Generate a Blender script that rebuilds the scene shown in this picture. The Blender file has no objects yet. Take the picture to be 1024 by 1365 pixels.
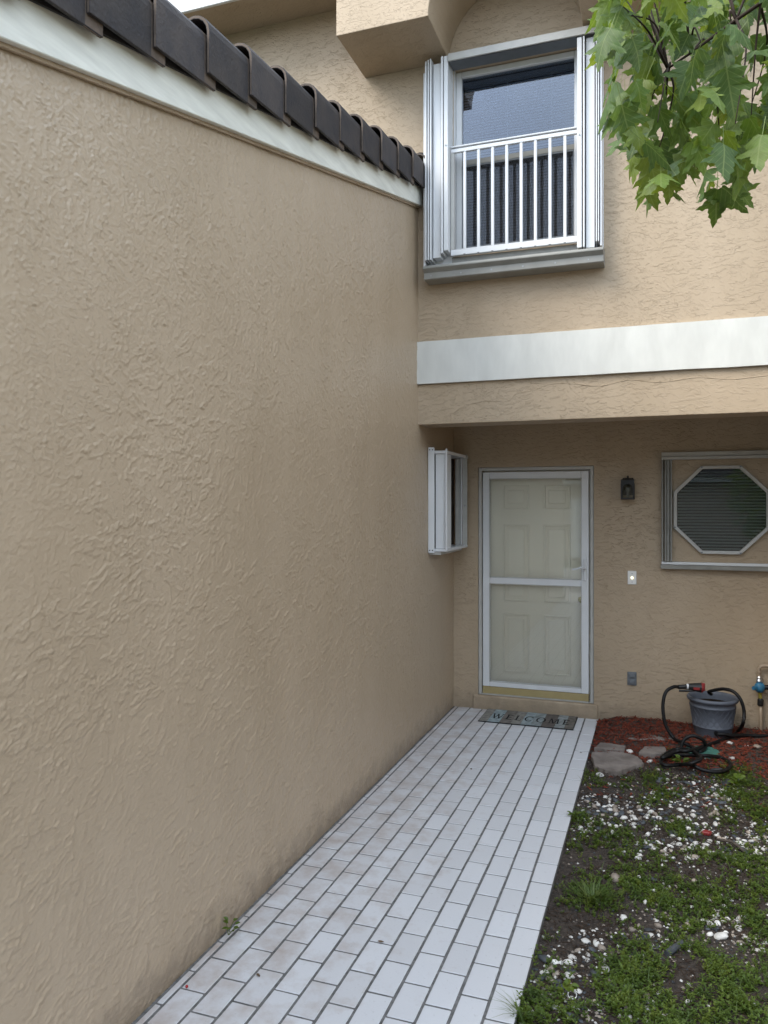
import bpy, bmesh, math, random
import numpy as np
from mathutils import Vector, Matrix, Euler, noise
from mathutils.geometry import tessellate_polygon
random.seed(7)
R = math.radians
scene = bpy.context.scene
col = scene.collection

# ------------------------------------------------------------------ camera, sky, sun, exposure
cd = bpy.data.cameras.new('camera'); cam = bpy.data.objects.new('camera', cd); col.objects.link(cam)
CAMH = 1.87; YAW = math.atan(364/1025.)
cd.sensor_fit = 'HORIZONTAL'; cd.sensor_width = 36; cd.lens = 36*1025/1024
cd.shift_y = -8.5/1024; cd.clip_end = 500; cd.clip_start = .05
cam.location = (0, 0, CAMH); cam.rotation_euler = (R(90), 0, YAW)
scene.camera = cam

SUN_EL, SUN_AZ = R(46), R(228)          # azimuth from +Y towards +X: behind the camera, a little to the left
w = bpy.data.worlds.new('World'); scene.world = w; w.use_nodes = True
nt = w.node_tree; nd = nt.nodes; lk = nt.links
bg = nd['Background']; bg.inputs['Strength'].default_value = .11
sky = nd.new('ShaderNodeTexSky'); sky.sky_type = 'NISHITA'; sky.sun_disc = False
sky.sun_elevation = SUN_EL; sky.sun_rotation = SUN_AZ; sky.air_density = 1; sky.dust_density = 1.5
tc = nd.new('ShaderNodeTexCoord')
nz = nd.new('ShaderNodeTexNoise'); nz.inputs['Scale'].default_value = 2.2; nz.inputs['Detail'].default_value = 4; nz.inputs['Roughness'].default_value = .55
rp = nd.new('ShaderNodeValToRGB'); rp.color_ramp.elements[0].position = .36; rp.color_ramp.elements[1].position = .58
rp.color_ramp.elements[0].color = (.45, .45, .45, 1)
mx = nd.new('ShaderNodeMix'); mx.data_type = 'RGBA'; mx.inputs[7].default_value = (7.9, 9.1, 10.7, 1)
lk.new(tc.outputs['Generated'], nz.inputs['Vector']); lk.new(nz.outputs['Fac'], rp.inputs['Fac'])
lk.new(rp.outputs['Color'], mx.inputs[0]); lk.new(sky.outputs['Color'], mx.inputs[6]); lk.new(mx.outputs[2], bg.inputs['Color'])

sl = bpy.data.lights.new('sun', 'SUN'); so = bpy.data.objects.new('sun', sl); col.objects.link(so)
sl.energy = 1.5; sl.angle = R(36); sl.color = (1, .92, .80)
to_sun = Vector((math.sin(SUN_AZ)*math.cos(SUN_EL), math.cos(SUN_AZ)*math.cos(SUN_EL), math.sin(SUN_EL)))
so.rotation_euler = to_sun.to_track_quat('Z', 'Y').to_euler(); so.location = (-4, -6, 14)

vs = scene.view_settings; vs.view_transform = 'Standard'; vs.look = 'None'; vs.exposure = 1.43; vs.gamma = 1
vs.use_curve_mapping = False
scene.cycles.max_bounces = 6; scene.cycles.diffuse_bounces = 3; scene.cycles.glossy_bounces = 3; scene.cycles.transparent_max_bounces = 10

# ------------------------------------------------------------------ measuring helpers (photo pixel -> place)
S_, C_ = math.sin(YAW), math.cos(YAW)
def onZ(px, py, z=0.):
    u = (px-512)/1025; d = (CAMH-z)*1025/(py-674); return Vector((d*(-S_+u*C_), d*(C_+u*S_), z))
def onY(px, py, Y):
    u = (px-512)/1025; d = Y/(C_+u*S_); return Vector((d*(-S_+u*C_), Y, CAMH+(674-py)/1025*d))
def proj(p):
    d = -p[0]*S_+p[1]*C_; r = p[0]*C_+p[1]*S_; return 512+1025*r/d, 674-1025*(p[2]-CAMH)/d

# ------------------------------------------------------------------ mesh helpers
class MB:
    def __init__(s): s.v = []; s.f = []; s.m = []
    def add(s, vs_, fs, mi=0):
        b = len(s.v); s.v += [tuple(p) for p in vs_]; s.f += [tuple(b+i for i in f) for f in fs]; s.m += [mi]*len(fs); return s
    def box(s, x0, x1, y0, y1, z0, z1, mi=0):
        return s.add([(x0,y0,z0),(x1,y0,z0),(x1,y1,z0),(x0,y1,z0),(x0,y0,z1),(x1,y0,z1),(x1,y1,z1),(x0,y1,z1)],
            [(0,3,2,1),(4,5,6,7),(0,1,5,4),(1,2,6,5),(2,3,7,6),(3,0,4,7)], mi)
    def extr(s, pts, axis, a, b, mi=0):            # polygon in the other two axes, pushed from a to b along axis
        def P(p, t):
            return {'x': (t, p[0], p[1]), 'y': (p[0], t, p[1]), 'z': (p[0], p[1], t)}[axis]
        n = len(pts)
        return s.add([P(p, a) for p in pts]+[P(p, b) for p in pts],
            [tuple(range(n)), tuple(reversed(range(n, 2*n)))]+[(i, (i+1) % n, n+(i+1) % n, n+i) for i in range(n)], mi)
    def tube(s, pts, r, n=8, cap=True, mi=0):
        pts = [Vector(p) for p in pts]; rings = []; up = Vector((.13, .21, .97))
        rr = r if hasattr(r, '__len__') else [r]*len(pts)
        for i, p in enumerate(pts):
            t = (pts[min(i+1, len(pts)-1)]-pts[max(i-1, 0)]).normalized()
            a = t.cross(up)
            if a.length < .05: a = t.cross(Vector((1, 0, 0)))
            a.normalize(); b = t.cross(a); up = b.cross(t) if False else up
            rings.append([p+(a*math.cos(k*2*math.pi/n)+b*math.sin(k*2*math.pi/n))*rr[i] for k in range(n)])
        vs_ = [q for ring in rings for q in ring]; fs = []
        for i in range(len(pts)-1):
            for k in range(n): fs.append((i*n+k, i*n+(k+1) % n, (i+1)*n+(k+1) % n, (i+1)*n+k))
        if cap: fs += [tuple(reversed(range(n))), tuple(range((len(pts)-1)*n, len(pts)*n))]
        return s.add(vs_, fs, mi)
    def lathe(s, prof, c, n=32, mi=0):
        vs_ = [(c[0]+r*math.cos(k*2*math.pi/n), c[1]+r*math.sin(k*2*math.pi/n), c[2]+z) for r, z in prof for k in range(n)]
        fs = [(i*n+k, i*n+(k+1) % n, (i+1)*n+(k+1) % n, (i+1)*n+k) for i in range(len(prof)-1) for k in range(n)]
        return s.add(vs_, fs, mi)
    def frame(s, x0, x1, z0, z1, t, y0, y1, tb=None, mi=0):   # rectangular frame in the xz plane
        tb = t if tb is None else tb
        s.box(x0, x0+t, y0, y1, z0, z1, mi); s.box(x1-t, x1, y0, y1, z0, z1, mi)
        s.box(x0+t, x1-t, y0, y1, z1-t, z1, mi); s.box(x0+t, x1-t, y0, y1, z0, z0+tb, mi); return s

WO = {}
def mesh(mb, name, bev=0, seg=1, smooth=False, origin=None):
    bm = bmesh.new(); V = [bm.verts.new(p) for p in mb.v]
    for f, mi in zip(mb.f, mb.m):
        try: q = bm.faces.new([V[i] for i in f]); q.material_index = mi
        except ValueError: pass
    bmesh.ops.recalc_face_normals(bm, faces=bm.faces)
    if bev:
        es = [e for e in bm.edges if len(e.link_faces) == 2 and e.calc_face_angle(0) > .5]
        bmesh.ops.bevel(bm, geom=es, offset=bev, segments=seg, affect='EDGES', profile=.6, clamp_overlap=True)
    if origin is not None: bmesh.ops.translate(bm, verts=bm.verts, vec=-Vector(origin))
    me = bpy.data.meshes.new(name); bm.to_mesh(me); bm.free()
    if smooth:
        for p in me.polygons: p.use_smooth = True
    return me
def put(name, me, mats, parent, loc):
    o = bpy.data.objects.new(name, me); col.objects.link(o); loc = Vector(loc); WO[o.name] = loc
    for m in (mats if isinstance(mats, (list, tuple)) else [mats]):
        if len(me.materials) < (len(mats) if isinstance(mats, (list, tuple)) else 1): me.materials.append(m)
    if parent: o.parent = parent; o.location = loc-WO[parent.name]
    else: o.location = loc
    return o
def build(name, mb, mats, parent=None, bev=0, seg=1, smooth=False, stuff=False):
    lo = [min(p[i] for p in mb.v) for i in range(3)]; hi = [max(p[i] for p in mb.v) for i in range(3)]
    org = Vector(((lo[0]+hi[0])/2, (lo[1]+hi[1])/2, lo[2]))
    o = put(name, mesh(mb, name, bev, seg, smooth, org), mats, parent, org)
    if stuff: o['kind'] = 'stuff'
    return o
def tag(o, label, cat, group=None):
    o['label'] = label; o['category'] = cat
    if group: o['group'] = group
    return o
def thing(name, label, cat, loc, group=None):
    o = bpy.data.objects.new(name, None); col.objects.link(o); o.location = loc; o.empty_display_size = .1
    WO[o.name] = Vector(loc); return tag(o, label, cat, group)
def struct(o): o['kind'] = 'structure'; return o
def smoothpath(pts, k=8):
    P = [Vector(p) for p in pts]; P = [P[0]*2-P[1]]+P+[P[-1]*2-P[-2]]; out = []
    for i in range(1, len(P)-2):
        for j in range(k):
            t = j/k; a, b, c, d = P[i-1:i+3]
            out.append(.5*((2*b)+(c-a)*t+(2*a-5*b+4*c-d)*t*t+(3*b-a-3*c+d)*t**3))
    return out+[P[-2]]

# ------------------------------------------------------------------ materials
def N(nt, t, **kw):
    n = nt.nodes.new(t)
    for k, v in kw.items():
        if k in n.inputs.keys(): n.inputs[k].default_value = v
        else: setattr(n, k, v)
    return n
def newmat(name):
    m = bpy.data.materials.new(name); m.use_nodes = True
    return m, m.node_tree, m.node_tree.nodes['Principled BSDF']
def mat(name, c, rough=.6, spec=.4, metal=0, var=0, vscale=6, bump=0, bscale=60, c2=None, objvar=0, obj=False, bdist=.002, stretch=None):
    m, t, p = newmat(name)
    p.inputs['Base Color'].default_value = (*c, 1); p.inputs['Roughness'].default_value = rough
    p.inputs['Specular IOR Level'].default_value = spec; p.inputs['Metallic'].default_value = metal
    g = N(t, 'ShaderNodeNewGeometry'); vec = g.outputs['Position']
    if stretch:
        mp_ = N(t, 'ShaderNodeMapping'); mp_.inputs['Scale'].default_value = stretch; t.links.new(vec, mp_.inputs['Vector']); vec = mp_.outputs[0]
    src = None
    if var or c2:
        n = N(t, 'ShaderNodeTexNoise', Scale=vscale, Detail=3., Roughness=.6); t.links.new(vec, n.inputs['Vector'])
        r = N(t, 'ShaderNodeValToRGB'); r.color_ramp.elements[0].position = .32; r.color_ramp.elements[1].position = .68
        cc = c2 or tuple(x*(1-var) for x in c)
        r.color_ramp.elements[0].color = (*cc, 1); r.color_ramp.elements[1].color = (*c, 1)
        t.links.new(n.outputs['Fac'], r.inputs['Fac']); src = r.outputs['Color']
    if objvar:
        oi = N(t, 'ShaderNodeObjectInfo'); mr = N(t, 'ShaderNodeMapRange'); mr.inputs['To Min'].default_value = 1-objvar; mr.inputs['To Max'].default_value = 1+objvar
        t.links.new(oi.outputs['Random'], mr.inputs['Value'])
        hs = N(t, 'ShaderNodeHueSaturation'); hs.inputs['Color'].default_value = (*c, 1)
        t.links.new(mr.outputs['Result'], hs.inputs['Value'])
        if src: t.links.new(src, hs.inputs['Color'])
        src = hs.outputs['Color']
    if src: t.links.new(src, p.inputs['Base Color'])
    if bump:
        n = N(t, 'ShaderNodeTexNoise', Scale=bscale, Detail=2.); t.links.new(vec, n.inputs['Vector'])
        b = N(t, 'ShaderNodeBump', Strength=bump, Distance=bdist); t.links.new(n.outputs['Fac'], b.inputs['Height']); t.links.new(b.outputs['Normal'], p.inputs['Normal'])
    return m

def stucco(name, c, layers, rough=.5, spec=.35, strength=1., dist=.004, stain=.12, dirt=None, mfloor=.25):
    """skip-trowel stucco: stepped edges of stretched noise; layers = (axis rotation, stretch vector, scale, threshold)"""
    m, t, p = newmat(name); L = t.links.new
    g = N(t, 'ShaderNodeNewGeometry'); pos = g.outputs['Position']
    def math_(op, a, b=None, clamp=False):
        n = N(t, 'ShaderNodeMath', operation=op); n.use_clamp = clamp
        for i, x in enumerate((a, b)):
            if x is None: continue
            if isinstance(x, (int, float)): n.inputs[i].default_value = x
            else: L(x, n.inputs[i])
        return n.outputs[0]
    total = None
    wn = N(t, 'ShaderNodeTexNoise', Scale=5., Detail=1.); L(pos, wn.inputs['Vector'])
    warp = N(t, 'ShaderNodeVectorMath', operation='SCALE'); L(wn.outputs['Color'], warp.inputs[0]); warp.inputs['Scale'].default_value = .05
    wp = N(t, 'ShaderNodeVectorMath', operation='ADD'); L(pos, wp.inputs[0]); L(warp.outputs[0], wp.inputs[1])
    for i, (rot, st, sc, th, wgt, mask) in enumerate(layers):
        mp0 = N(t, 'ShaderNodeMapping'); mp0.vector_type = 'POINT'; mp0.inputs['Rotation'].default_value = rot; mp0.inputs['Location'].default_value = (i*3.1, i*1.7, i*2.3)
        L(wp.outputs[0], mp0.inputs['Vector'])
        mp = N(t, 'ShaderNodeMapping'); mp.inputs['Scale'].default_value = st; L(mp0.outputs[0], mp.inputs['Vector'])
        n = N(t, 'ShaderNodeTexNoise', Scale=sc, Detail=4., Roughness=.55); L(mp.outputs[0], n.inputs['Vector'])
        mr = N(t, 'ShaderNodeMapRange', interpolation_type='SMOOTHSTEP'); mr.inputs['From Min'].default_value = th; mr.inputs['From Max'].default_value = th+.05
        L(n.outputs['Fac'], mr.inputs['Value'])
        rd = N(t, 'ShaderNodeMapRange', interpolation_type='SMOOTHSTEP'); rd.inputs['From Min'].default_value = .034; rd.inputs['From Max'].default_value = .0
        L(math_('ABSOLUTE', math_('SUBTRACT', n.outputs['Fac'], th+.03)), rd.inputs['Value'])
        h = math_('MULTIPLY', math_('ADD', math_('MULTIPLY', mr.outputs[0], .8), math_('MULTIPLY', rd.outputs[0], .35)), wgt)
        if mask:
            mn = N(t, 'ShaderNodeTexNoise', Scale=mask, Detail=1.); mp2 = N(t, 'ShaderNodeMapping'); mp2.inputs['Location'].default_value = (i*7., 5., i*2.)
            L(pos, mp2.inputs['Vector']); L(mp2.outputs[0], mn.inputs['Vector'])
            mm = N(t, 'ShaderNodeMapRange', interpolation_type='SMOOTHSTEP'); mm.inputs['From Min'].default_value = .38; mm.inputs['From Max'].default_value = .58; mm.inputs['To Min'].default_value = mfloor
            L(mn.outputs['Fac'], mm.inputs['Value']); h = math_('MULTIPLY', h, mm.outputs[0])
        total = h if total is None else math_('ADD', total, h)
    f = N(t, 'ShaderNodeTexNoise', Scale=160., Detail=1.); L(pos, f.inputs['Vector'])
    total = math_('ADD', total, math_('MULTIPLY', f.outputs['Fac'], .10))
    lf = N(t, 'ShaderNodeTexNoise', Scale=2.2, Detail=1.); L(pos, lf.inputs['Vector'])
    total = math_('ADD', total, math_('MULTIPLY', lf.outputs['Fac'], 1.6))
    b = N(t, 'ShaderNodeBump', Strength=strength, Distance=dist); L(total, b.inputs['Height']); L(b.outputs[0], p.inputs['Normal'])
    # paint: slow patchiness, streaks running down, dirt splashed along the foot
    sm = N(t, 'ShaderNodeMapping'); sm.inputs['Scale'].default_value = (1, 1, .35); L(pos, sm.inputs['Vector'])
    n1 = N(t, 'ShaderNodeTexNoise', Scale=1.7, Detail=3., Roughness=.6); L(sm.outputs[0], n1.inputs['Vector'])
    r = N(t, 'ShaderNodeValToRGB'); r.color_ramp.elements[0].position = .3; r.color_ramp.elements[1].position = .72
    r.color_ramp.elements[0].color = (*[x*(1-stain)*k for x, k in zip(c, (1, .985, .95))], 1); r.color_ramp.elements[1].color = (*c, 1)
    L(n1.outputs['Fac'], r.inputs['Fac']); out = r.outputs['Color']
    if dirt:
        sx = N(t, 'ShaderNodeSeparateXYZ'); L(pos, sx.inputs[0])
        n2 = N(t, 'ShaderNodeTexNoise', Scale=9., Detail=4., Roughness=.7); L(pos, n2.inputs['Vector'])
        dz = math_('ADD', sx.outputs['Z'], math_('MULTIPLY', n2.outputs['Fac'], -.34))
        dm = N(t, 'ShaderNodeMapRange'); dm.inputs['From Min'].default_value = .0; dm.inputs['From Max'].default_value = -.16; L(dz, dm.inputs['Value'])
        mxx = N(t, 'ShaderNodeMix', data_type='RGBA'); L(math_('MULTIPLY', dm.outputs[0], .55), mxx.inputs[0]); L(out, mxx.inputs[6]); mxx.inputs[7].default_value = (*dirt, 1)
        out = mxx.outputs[2]
    L(out, p.inputs['Base Color']); p.inputs['Roughness'].default_value = rough; p.inputs['Specular IOR Level'].default_value = spec
    return m

PAINT = (.452, .354, .249)
M = {}
M['stucco_side'] = stucco('stucco_side', PAINT, [((R(-72), 0, 0), (1, 1.6, .9), 60, .55, .5, 2.0)], rough=.42, spec=.75, dist=.0011, dirt=(.16, .125, .09), mfloor=.4)
M['stucco_front'] = stucco('stucco_front', PAINT, [
    ((0, R(5), 0), (.5, 1, 2.2), 22, .555, .9, 1.3), ((0, R(-35), 0), (.6, 1, 1.8), 38, .56, .55, 1.6)], rough=.5, spec=.35, dist=.0026, dirt=(.2, .16, .115), mfloor=.6)
M['white_stucco'] = mat('white_stucco', (.66, .655, .61), .55, .4, var=.13, vscale=7, bump=.6, bscale=30, stretch=(1, 1, .35))
M['board'] = mat('white_painted_board', (.80, .80, .72), .5, .4, var=.2, vscale=16, bump=.9, bscale=40, stretch=(1, .16, 1.3))
M['trim'] = mat('white_trim', (.72, .72, .70), .5, .4, var=.10, vscale=4, bump=.2, bscale=30)
M['alu'] = mat('white_aluminium', (.69, .70, .71), .32, .5, var=.06, vscale=5)
M['alu2'] = mat('grey_aluminium', (.27, .265, .24), .4, .5, var=.2, vscale=7)
M['alushade'] = mat('shaded_aluminium', (.47, .46, .43), .4, .5, var=.14, vscale=9)  # white aluminium toned down, shade put into the colour
M['tile'] = mat('charcoal_roof_tile', (.036, .033, .036), .7, .3, c2=(.062, .052, .048), vscale=7, bump=.7, bscale=70, objvar=.3, bdist=.004)
M['tilebrown'] = mat('bare_brown_tile', (.15, .115, .09), .8, .25, c2=(.09, .07, .056), vscale=14, bump=.5, bscale=70)
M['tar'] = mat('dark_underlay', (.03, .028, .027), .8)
M['paver'] = None
M['grout'] = mat('grey_grout', (.19, .185, .18), .9, .2, var=.5, vscale=30, bump=.5, bscale=120)
M['door'] = mat('cream_door_paint', (.83, .75, .62), .45, .4, var=.04, vscale=3)
M['gold'] = mat('brass_sweep', (.46, .37, .18), .5, .5, metal=.4, var=.15)
M['black'] = mat('black_metal', (.012, .012, .012), .45, .4)
M['rubber'] = mat('black_rubber', (.006, .006, .0065), .5, .3, var=.3, vscale=20)
M['darkglass'] = mat('dark_glass', (.012, .014, .016), .06, .5)
M['plate'] = mat('white_plastic', (.80, .79, .76), .4, .4)
M['greyplastic'] = mat('grey_plastic_cover', (.16, .175, .19), .5, .4, var=.15, vscale=20)
M['screw'] = mat('screw_steel', (.35, .35, .35), .4, .5, metal=.8)
M['blind'] = mat('pale_blind', (.50, .52, .55), .5, .4)
M['blinddark'] = mat('grey_blind', (.30, .31, .295), .5, .3)
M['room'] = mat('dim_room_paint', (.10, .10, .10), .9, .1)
M['pot'] = mat('slate_resin', (.115, .13, .16), .55, .35, var=.2, vscale=12, bump=.25, bscale=90)
M['soilm'] = mat('potting_soil', (.03, .022, .016), .95, .1, var=.5, vscale=60, bump=1, bscale=90)
M['stone'] = mat('stepping_stone', (.25, .215, .19), .9, .2, c2=(.15, .125, .11), vscale=9, bump=.8, bscale=45, bdist=.006)
M['teal'] = mat('green_plastic_lid', (.07, .20, .16), .5, .4, var=.35, vscale=18)
M['blue'] = mat('blue_plastic', (.03, .17, .30), .4, .5, var=.3, vscale=40)
M['brass'] = mat('yellow_brass', (.50, .42, .08), .4, .5, metal=.4)
M['redp'] = mat('red_plastic', (.24, .025, .025), .45, .4)
M['steel'] = mat('steel', (.5, .5, .5), .35, .5, metal=.9)
M['pipe'] = mat('painted_pipe', (.40, .31, .22), .5, .4, var=.15, vscale=30)
M['wpeb'] = mat('white_pebble', (.72, .70, .66), .6, .35, c2=(.50, .47, .43), vscale=35, objvar=.18, bump=.4, bscale=120)
M['dpeb'] = mat('dark_pebble', (.045, .052, .062), .5, .4, c2=(.075, .08, .085), vscale=30, objvar=.35, bump=.3, bscale=120)
M['tpeb'] = mat('tan_pebble', (.36, .30, .24), .6, .35, c2=(.24, .20, .17), vscale=40, objvar=.35, bump=.3, bscale=120)
M['mulch'] = mat('red_mulch', (.23, .052, .028), .85, .15, c2=(.07, .020, .014), vscale=45)
M['twig'] = mat('dry_brown_litter', (.075, .050, .035), .9, .15, c2=(.035, .024, .018), vscale=40)
M['bark'] = mat('grey_bark', (.13, .105, .085), .9, .2, c2=(.06, .05, .042), vscale=18, bump=1, bscale=40, bdist=.01)
M['twigbark'] = mat('dark_twig_bark', (.035, .024, .018), .8, .2)
M['concrete'] = mat('pale_concrete', (.42, .41, .39), .9, .2, var=.25, vscale=1.5, bump=.4, bscale=60)
M['lawn'] = mat('lawn', (.06, .10, .03), .95, .1, c2=(.035, .055, .02), vscale=3, bump=1, bscale=50, bdist=.03)
M['berry'] = mat('red_berry', (.35, .015, .015), .4, .5)
M['deadleaf'] = mat('dead_leaf', (.16, .11, .07), .8, .2, var=.4, vscale=40)

def soil():
    m, t, p = newmat('dark_soil'); L = t.links.new
    g = N(t, 'ShaderNodeNewGeometry')
    a = N(t, 'ShaderNodeTexNoise', Scale=45., Detail=8., Roughness=.75); L(g.outputs['Position'], a.inputs['Vector'])
    r = N(t, 'ShaderNodeValToRGB'); e = r.color_ramp.elements
    e[0].position = .35; e[0].color = (.016, .012, .010, 1); e[1].position = .60; e[1].color = (.085, .063, .048, 1)
    q = e.new(.72); q.color = (.26, .22, .19, 1)
    L(a.outputs['Fac'], r.inputs['Fac']); L(r.outputs[0], p.inputs['Base Color']); p.inputs['Roughness'].default_value = .95
    b = N(t, 'ShaderNodeBump', Strength=1., Distance=.02); L(a.outputs['Fac'], b.inputs['Height']); L(b.outputs[0], p.inputs['Normal']); return m
M['soil'] = soil()

def paver():
    m, t, p = newmat('pale_paver_brick'); L = t.links.new
    g = N(t, 'ShaderNodeNewGeometry'); oi = N(t, 'ShaderNodeObjectInfo')
    sx = N(t, 'ShaderNodeSeparateXYZ'); L(g.outputs['Position'], sx.inputs[0])
    base = N(t, 'ShaderNodeMix', data_type='RGBA'); base.inputs[6].default_value = (.555, .55, .56, 1); base.inputs[7].default_value = (.62, .62, .635, 1); L(oi.outputs['Random'], base.inputs[0])
    n = N(t, 'ShaderNodeTexNoise', Scale=7., Detail=7., Roughness=.65); L(g.outputs['Position'], n.inputs['Vector'])
    # rusty soiling, heavier along the wall side where water runs off
    mr = N(t, 'ShaderNodeMapRange'); mr.inputs['From Min'].default_value = -.7; mr.inputs['From Max'].default_value = -1.75; mr.inputs['To Min'].default_value = -.12; mr.inputs['To Max'].default_value = .16; L(sx.outputs['X'], mr.inputs['Value'])
    ad = N(t, 'ShaderNodeMath', operation='ADD'); L(n.outputs['Fac'], ad.inputs[0]); L(mr.outputs[0], ad.inputs[1])
    r = N(t, 'ShaderNodeMapRange'); r.inputs['From Min'].default_value = .50; r.inputs['From Max'].default_value = .95; L(ad.outputs[0], r.inputs['Value'])
    m1 = N(t, 'ShaderNodeMix', data_type='RGBA'); L(r.outputs[0], m1.inputs[0]); L(base.outputs[2], m1.inputs[6]); m1.inputs[7].default_value = (.36, .28, .23, 1)
    v = N(t, 'ShaderNodeTexNoise', Scale=55., Detail=6., Roughness=.7); L(g.outputs['Position'], v.inputs['Vector'])
    r2 = N(t, 'ShaderNodeMapRange'); r2.inputs['From Min'].default_value = .60; r2.inputs['From Max'].default_value = .76; L(v.outputs['Fac'], r2.inputs['Value'])
    k = N(t, 'ShaderNodeMath', operation='MULTIPLY'); L(r2.outputs[0], k.inputs[0]); k.inputs[1].default_value = .5
    m2 = N(t, 'ShaderNodeMix', data_type='RGBA'); L(k.outputs[0], m2.inputs[0]); L(m1.outputs[2], m2.inputs[6]); m2.inputs[7].default_value = (.22, .19, .17, 1)
    L(m2.outputs[2], p.inputs['Base Color']); p.inputs['Roughness'].default_value = .62; p.inputs['Specular IOR Level'].default_value = .35
    b = N(t, 'ShaderNodeBump', Strength=.35, Distance=.002); L(v.outputs['Fac'], b.inputs['Height']); L(b.outputs[0], p.inputs['Normal']); return m
M['paver'] = paver()

def glass(name, ior=1.9, tint=(.82, .88, .90)):
    m, t, p = newmat(name); L = t.links.new; t.nodes.remove(p); out = t.nodes['Material Output']
    tr = N(t, 'ShaderNodeBsdfTransparent'); tr.inputs['Color'].default_value = (*tint, 1)
    gl = N(t, 'ShaderNodeBsdfGlossy'); gl.inputs['Roughness'].default_value = .015; gl.inputs['Color'].default_value = (.93, .96, 1, 1)
    fr = N(t, 'ShaderNodeFresnel', IOR=ior); mxs = N(t, 'ShaderNodeMixShader')
    g = N(t, 'ShaderNodeNewGeometry'); n = N(t, 'ShaderNodeTexNoise', Scale=2.5, Detail=1.); L(g.outputs['Position'], n.inputs['Vector'])
    b = N(t, 'ShaderNodeBump', Strength=.12, Distance=.004); L(n.outputs['Fac'], b.inputs['Height']); L(b.outputs[0], gl.inputs['Normal'])
    L(fr.outputs[0], mxs.inputs[0]); L(tr.outputs[0], mxs.inputs[1]); L(gl.outputs[0], mxs.inputs[2]); L(mxs.outputs[0], out.inputs['Surface']); return m
M['glass'] = glass('window_glass', 1.85, (.60, .64, .70))
M['stormglass'] = glass('storm_door_glass', 1.52, (.97, .98, .97))
M['darkpane'] = glass('dim_window_glass', 1.45, (.8, .82, .82))
def screen():
    m, t, p = newmat('insect_screen'); L = t.links.new; out = t.nodes['Material Output']
    p.inputs['Base Color'].default_value = (.02, .02, .022, 1); p.inputs['Roughness'].default_value = .8
    tr = N(t, 'ShaderNodeBsdfTransparent'); mxs = N(t, 'ShaderNodeMixShader'); mxs.inputs[0].default_value = .30
    L(tr.outputs[0], mxs.inputs[1]); L(p.outputs[0], mxs.inputs[2]); L(mxs.outputs[0], out.inputs['Surface']); return m
M['screen'] = screen()
def leafmat(name, c1, c2, c3, trans=.35, pos=False, rough=.45, veins=False):
    m, t, p = newmat(name); L = t.links.new; out = t.nodes['Material Output']
    r = N(t, 'ShaderNodeValToRGB'); e = r.color_ramp.elements
    e[0].position = .1; e[0].color = (*c1, 1); e[1].position = .95; e[1].color = (*c3, 1); q = e.new(.55); q.color = (*c2, 1)
    if pos:
        g = N(t, 'ShaderNodeNewGeometry'); n = N(t, 'ShaderNodeTexNoise', Scale=14., Detail=4.); L(g.outputs['Position'], n.inputs['Vector'])
        mr = N(t, 'ShaderNodeMapRange'); mr.inputs['From Min'].default_value = .25; mr.inputs['From Max'].default_value = .75; L(n.outputs['Fac'], mr.inputs['Value']); L(mr.outputs[0], r.inputs['Fac'])
    else:
        oi = N(t, 'ShaderNodeObjectInfo'); L(oi.outputs['Random'], r.inputs['Fac'])
    lc_ = r.outputs[0]
    if veins:
        tcn = N(t, 'ShaderNodeTexCoord'); sx = N(t, 'ShaderNodeSeparateXYZ'); L(tcn.outputs['Object'], sx.inputs[0])
        def mm(op, a, b=None):
            n_ = N(t, 'ShaderNodeMath', operation=op)
            for i_, x_ in enumerate((a, b)):
                if x_ is None: continue
                if isinstance(x_, (int, float)): n_.inputs[i_].default_value = x_
                else: L(x_, n_.inputs[i_])
            return n_.outputs[0]
        ax = mm('ABSOLUTE', sx.outputs['X']); fr_ = mm('FRACT', mm('MULTIPLY', mm('SUBTRACT', sx.outputs['Y'], mm('MULTIPLY', ax, .9)), 6.5))
        v1 = mm('LESS_THAN', ax, .016); v2 = mm('MULTIPLY', mm('LESS_THAN', fr_, .13), .55); vv_ = mm('MULTIPLY', mm('MAXIMUM', v1, v2), .45)
        nn = N(t, 'ShaderNodeTexNoise', Scale=5., Detail=4.); L(tcn.outputs['Object'], nn.inputs['Vector'])
        hv = N(t, 'ShaderNodeHueSaturation'); mr2 = N(t, 'ShaderNodeMapRange'); mr2.inputs['To Min'].default_value = .6; mr2.inputs['To Max'].default_value = 1.35; L(nn.outputs['Fac'], mr2.inputs['Value']); L(mr2.outputs[0], hv.inputs['Value']); L(r.outputs[0], hv.inputs['Color'])
        mv = N(t, 'ShaderNodeMix', data_type='RGBA'); L(vv_, mv.inputs[0]); L(hv.outputs[0], mv.inputs[6]); mv.inputs[7].default_value = (.22, .28, .10, 1); lc_ = mv.outputs[2]
        bb = N(t, 'ShaderNodeBump', Strength=.5, Distance=.004); L(mm('SUBTRACT', nn.outputs['Fac'], mm('MULTIPLY', vv_, .6)), bb.inputs['Height']); L(bb.outputs[0], p.inputs['Normal'])
    L(lc_, p.inputs['Base Color']); p.inputs['Roughness'].default_value = rough; p.inputs['Specular IOR Level'].default_value = .4
    tl = N(t, 'ShaderNodeBsdfTranslucent'); hs = N(t, 'ShaderNodeHueSaturation'); hs.inputs['Value'].default_value = 1.7; hs.inputs['Saturation'].default_value = 1.15; hs.inputs['Hue'].default_value = .47
    L(lc_, hs.inputs['Color']); L(hs.outputs[0], tl.inputs['Color'])
    mxs = N(t, 'ShaderNodeMixShader'); mxs.inputs[0].default_value = trans; L(p.outputs[0], mxs.inputs[1]); L(tl.outputs[0], mxs.inputs[2]); L(mxs.outputs[0], out.inputs['Surface']); return m
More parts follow.
